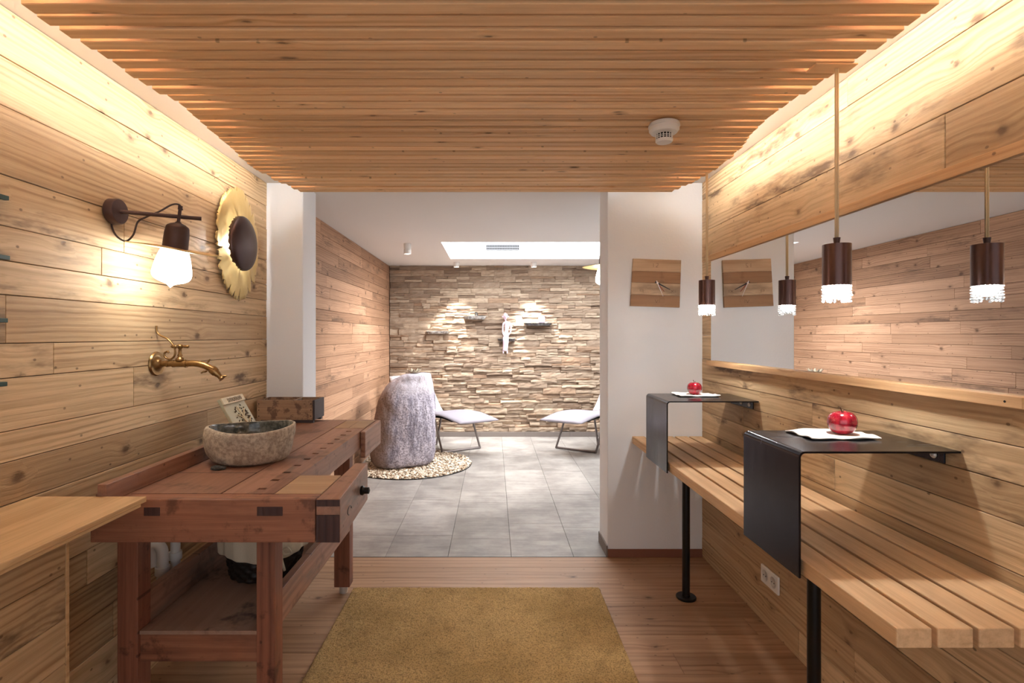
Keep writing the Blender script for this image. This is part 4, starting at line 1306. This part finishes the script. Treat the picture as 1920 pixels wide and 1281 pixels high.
for i in range(len(rings) - 1):
    for k in range(nseg): bm.faces.new((rings[i][k], rings[i][(k + 1) % nseg], rings[i + 1][(k + 1) % nseg], rings[i + 1][k]))
bm.faces.new(rings[0][::-1]); bm.faces.new(rings[-1])
o = obj('boulder', bm, M['rock'], smooth=True)
o.data.transform(Matrix.Translation(-t0_)); o.location = t0_
sb = o.modifiers.new('sub', 'SUBSURF'); sb.levels = 1; sb.render_levels = 2
tx = bpy.data.textures.new('rockdisp', 'CLOUDS'); tx.noise_scale = .05; tx.noise_depth = 4
dm = o.modifiers.new('disp', 'DISPLACE'); dm.texture = tx; dm.strength = .02; dm.mid_level = .5; dm.texture_coords = 'LOCAL'
tag(o, 'tall grey-lilac granite boulder standing on the pebble bed', 'boulder')

# leafy clay dish on the boulder
D0 = Vector((-.825, 5.56, .955))
t = empty('lotus_dish', D0, 'small clay dish with leaf-shaped rim on top of the boulder', 'dish')
bm = bmesh.new(); lathe(bm, [(0, 0), (.03, .0), (.055, .012), (.06, .02), (.054, .018), (.03, .006), (0, .005)], Matrix.Translation(D0), 30); obj('bowl', bm, M['clay'], t, smooth=True)
for k in range(7):
    th = 2 * PI * k / 7 + .3; d = Vector((math.cos(th), math.sin(th), 0))
    bm = bmesh.new()
    tube(bm, [D0 + d * .03 + Vector((0, 0, .012)), D0 + d * .05 + Vector((0, 0, .022)), D0 + d * .068 + Vector((0, 0, .034)), D0 + d * .078 + Vector((0, 0, .052))], [.008, .016, .011, .001], 10, flat=.3)
    obj('leaf', bm, M['clay'], t, smooth=True)

# loungers
def lounger(sx, ox, label, mats, order):
    W = Vector((.424, .27, 0))
    R = [Vector((-.81, 6.60, .862)), Vector((-.785, 6.575, .80)), Vector((-.70, 6.51, .60)), Vector((-.635, 6.47, .47)), Vector((-.59, 6.44, .428)), Vector((-.50, 6.39, .425)), Vector((-.36, 6.31, .452)), Vector((-.25, 6.25, .462)), Vector((-.15, 6.20, .452)), Vector((-.04, 6.14, .418)), Vector((.061, 6.08, .385))]
    C = spline(R, 5)
    split = 19
    fx = lambda p: Vector((ox + sx * p.x, p.y, p.z))
    t = empty('lounger', fx(Vector((-.55, 6.2, 0))), label, 'lounger', 'grey upholstered loungers in the far room')
    def pad(pts, th, name, mat, inset=0.0):
        bm = bmesh.new(); n = len(pts); nw = 10; rows_t, rows_b = [], []
        for i, p in enumerate(pts):
            tg = (pts[min(i + 1, n - 1)] - pts[max(i - 1, 0)]).normalized()
            nrm = tg.cross(-W.normalized()).normalized()
            if nrm.z < 0: nrm = -nrm
            rt, rb = [], []
            for j in range(nw + 1):
                f = inset + (1 - 2 * inset) * j / nw
                e = min(j, nw - j) / nw; ei = min(i, n - 1 - i)
                rd = min(1, e * 6) ** .5 if e * 6 < 1 else 1
                re = 1 if ei >= 2 else (.35, .8)[ei]
                q = p - W * f
                rt.append(bm.verts.new(fx(q + nrm * th * .5 * max(rd, .3) * re))); rb.append(bm.verts.new(fx(q - nrm * th * .5 * max(rd, .3) * re)))
            rows_t.append(rt); rows_b.append(rb)
        for i in range(n - 1):
            for j in range(nw):
                bm.faces.new((rows_t[i][j], rows_t[i][j + 1], rows_t[i + 1][j + 1], rows_t[i + 1][j]))
                bm.faces.new((rows_b[i][j], rows_b[i + 1][j], rows_b[i + 1][j + 1], rows_b[i][j + 1]))
        for i in range(n - 1):
            bm.faces.new((rows_t[i][0], rows_t[i + 1][0], rows_b[i + 1][0], rows_b[i][0]))
            bm.faces.new((rows_t[i][nw], rows_b[i][nw], rows_b[i + 1][nw], rows_t[i + 1][nw]))
        for j in range(nw):
            bm.faces.new((rows_t[0][j], rows_b[0][j], rows_b[0][j + 1], rows_t[0][j + 1]))
            bm.faces.new((rows_t[-1][j], rows_t[-1][j + 1], rows_b[-1][j + 1], rows_b[-1][j]))
        return obj(name, bm, mat, t, smooth=True)
    pad(C[:split], .05, 'back_cushion', M['cushion_white'])['label'] = 'white back cushion'
    pad(C[split - 1:], .05, 'seat_cushion', M['cushion'])
    low = [p + Vector((0, 0, -.034)) for p in C[2:-6]]
    pad(low, .012, 'shell', M['dark_under'], .06)['label'] = 'black shell beneath'
    def loop(pl, pr_, tl2, tr2, name):
        bm = bmesh.new()
        for a, b in ((pl, pr_), (pl, tl2), (pr_, tr2)):
            tube(bm, [fx(a), fx(b)], .0125, 8)
        for c_ in (pl, pr_): bmesh.ops.create_icosphere(bm, subdivisions=2, radius=.0135, matrix=Matrix.Translation(fx(c_)))
        obj(name, bm, M['frame'], t, smooth=True, angle=40)
    loop(Vector((-.585, 6.10, .0135)), Vector((-.16, 6.37, .0135)), Vector((-.655, 5.985, .395)), Vector((-.255, 6.23, .40)), 'leg')
    loop(Vector((-1.08, 6.34, .0135)), Vector((-.70, 6.58, .0135)), Vector((-1.02, 6.19, .385)), Vector((-.625, 6.43, .385)), 'leg')
lounger(1, 0, 'upholstered lounger at the left, half hidden behind the granite boulder', None, 0)
lounger(-1, .59, 'upholstered lounger at the right, partly hidden by the white pier', None, 0)

# stone shelves on the wall
def stone_shelf(cx, wpx, z, mat, label, dep=.15, th=.035, seed=0):
    x = (cx - 925) * 7.03 / 1000; hw = wpx * .00703 / 2
    bm = bmesh.new(); n = 44; rt, rb = [], []
    for k in range(n):
        th_ = PI * k / (n - 1)
        q = 1 + .14 * mn.noise(Vector((math.cos(th_) * 2.5 + seed, math.sin(th_) * 2.5, seed)))
        X_ = x + math.copysign(abs(math.cos(th_)) ** .6, math.cos(th_)) * hw * q; Y_ = YB - .02 - (math.sin(th_) ** .6) * dep * q
        rt.append(bm.verts.new((X_, Y_, z + .004 * mn.noise(Vector((X_ * 20, Y_ * 20, 0))))))
        m_ = .86 + .1 * mn.noise(Vector((k * .5, seed, 1)))
        rb.append(bm.verts.new((x + (X_ - x) * m_, YB - .02 - (YB - .02 - Y_) * m_, z - th * (.8 + .4 * mn.noise(Vector((k * .4, seed, 5)))))))
    ct = bm.verts.new((x, YB - .05, z + .002)); cb = bm.verts.new((x, YB - .05, z - th))
    for k in range(n - 1):
        bm.faces.new((rt[k], rt[k + 1], rb[k + 1], rb[k])); bm.faces.new((ct, rt[k + 1], rt[k])); bm.faces.new((cb, rb[k], rb[k + 1]))
    bm.faces.new((ct, rt[0], rb[0], cb)); bm.faces.new((ct, cb, rb[-1], rt[-1]))
    tag(obj('stone_shelf', bm, mat, smooth=True, angle=40), label, 'shelf', 'natural stone shelves on the stone wall')
    return x
stone_shelf(820, 44, 1.405, M['slab_pale'], 'leftmost and lowest pale stone shelf on the stacked stone wall', seed=1)
stone_shelf(890, 42, 1.605, M['slab_pale'], 'highest pale stone shelf, left of the seated figurine', th=.045, seed=2)
stone_shelf(950, 32, 1.305, M['slab_dark'], 'dark stone shelf the pale pink figurine sits on', seed=3)
stone_shelf(1010, 50, 1.512, M['slab_dark'], 'dark stone shelf right of the figurine carrying a glass votive', seed=4)
def votive(cx, z, r_, h, mat, label):
    x = (cx - 925) * 7.03 / 1000
    bm = bmesh.new(); lathe(bm, [(0, 0), (r_ * .8, 0), (r_, h * .2), (r_, h * .7), (r_ * .7, h), (r_ * .62, h), (r_ * .85, h * .6), (r_ * .8, h * .15), (0, h * .1)], T(x, YB - .10, z + .003), 24)
    tag(obj('votive_glass', bm, mat, smooth=True), label, 'votive', 'glass votives on the stone shelves')
votive(1016, 1.512, .045, .085, M['pinkglass'], 'pinkish rounded glass votive on the right stone shelf')
votive(893, 1.605, .022, .05, M['crystal'], 'small clear glass votive on the highest stone shelf')

# figurine
Fx = (948 - 925) * 7.0 / 1000; Fy = 6.99
t = empty('figurine', (Fx, Fy, 1.306), 'pale pink seated figurine with long dress on the dark stone shelf', 'figurine')
def fp(x, y, dy=0): return Vector(((x - 925) * Fy / 1000, Fy + dy, EYE - (y - 629) * Fy / 1000))
bm = bmesh.new()
body = [(947.5, 599.5, .05, .010, .010), (948.5, 602, .05, .012, .012), (950, 604, .05, .030, .022), (951, 607, .05, .034, .026), (951, 612, .05, .030, .025), (950, 619, .045, .023, .02), (949.5, 623, .04, .026, .024), (949, 627, .02, .034, .035), (948.5, 631, -.03, .037, .040), (948, 635, -.075, .038, .036), (948, 640, -.085, .037, .030), (947.5, 648, -.088, .034, .024), (947, 655, -.09, .032, .022), (947, 656.5, -.09, .034, .024), (947, 658, -.09, .030, .02)]
rings = []
for (x, y, dy, a, b) in body:
    c_ = fp(x, y, dy); rings.append([bm.verts.new(c_ + Vector((math.cos(2 * PI * k / 20) * a, math.sin(2 * PI * k / 20) * b, 0))) for k in range(20)])
for i in range(len(rings) - 1):
    for k in range(20): bm.faces.new((rings[i][k], rings[i + 1][k], rings[i + 1][(k + 1) % 20], rings[i][(k + 1) % 20]))
bm.faces.new(rings[0]); bm.faces.new(rings[-1][::-1])
obj('body', bm, M['statue'], t, smooth=True)
bm = bmesh.new()
hd = [(947.5, 586.3, .002), (947.5, 587.5, .016), (948, 590, .028), (948.2, 593, .031), (948, 595.5, .026), (947.8, 597.5, .018), (947.5, 599.8, .010), (947.5, 600.5, .009)]
rings = []
for (x, y, a) in hd:
    c_ = fp(x, y, .045); rings.append([bm.verts.new(c_ + Vector((math.cos(2 * PI * k / 20) * a, math.sin(2 * PI * k / 20) * a * 1.1, 0))) for k in range(20)])
for i in range(len(rings) - 1):
    for k in range(20): bm.faces.new((rings[i][k], rings[i + 1][k], rings[i + 1][(k + 1) % 20], rings[i][(k + 1) % 20]))
bm.faces.new(rings[0]); bm.faces.new(rings[-1][::-1])
tube(bm, [fp(948, 592, .018), fp(948, 595, .004), fp(948, 595.6, .016)], [.003, .005, .003], 8)
head = obj('head', bm, M['statue'], t, smooth=True)
for s in (-1, 1):
    bm = bmesh.new(); bmesh.ops.create_icosphere(bm, subdivisions=2, radius=.011, matrix=Matrix.Translation(fp(948 + s * 5.3, 593.8, .045))); obj('ear_ornament', bm, M['statue'], head, smooth=True)
    bm = bmesh.new(); bmesh.ops.create_icosphere(bm, subdivisions=1, radius=.003, matrix=Matrix.Translation(fp(948 + s * 1.7, 592.3, .014))); obj('eye', bm, M['statue_dark'], head)
bm = bmesh.new(); bmesh.ops.create_icosphere(bm, subdivisions=1, radius=.004, matrix=Matrix.Translation(fp(948, 597, .020))); obj('mouth', bm, M['statue_dark'], head)
for s, pts in ((-1, [(946.5, 604.5, .05), (943.6, 608, .045), (942.8, 616, .035), (943, 624, .0), (944.5, 628, -.03), (946, 631, -.07)]), (1, [(954.5, 604.5, .05), (957.3, 609, .045), (958, 616, .035), (957, 623, .0), (954, 627, -.03), (951.5, 630, -.07)])):
    bm = bmesh.new(); tube(bm, spline([fp(*p) for p in pts], 5), [.0115] * 6 + [.0085] * 20, 10); obj('arm', bm, M['statue'], t, smooth=True)
for s in (-1, 1):
    bm = bmesh.new(); tube(bm, [fp(947 + s * 3.3, 657.5, -.085), fp(947 + s * 3.5, 660, -.09), fp(947 + s * 3.7, 662.3, -.105)], [.010, .010, .008], 10); obj('foot', bm, M['statue'], t, smooth=True)
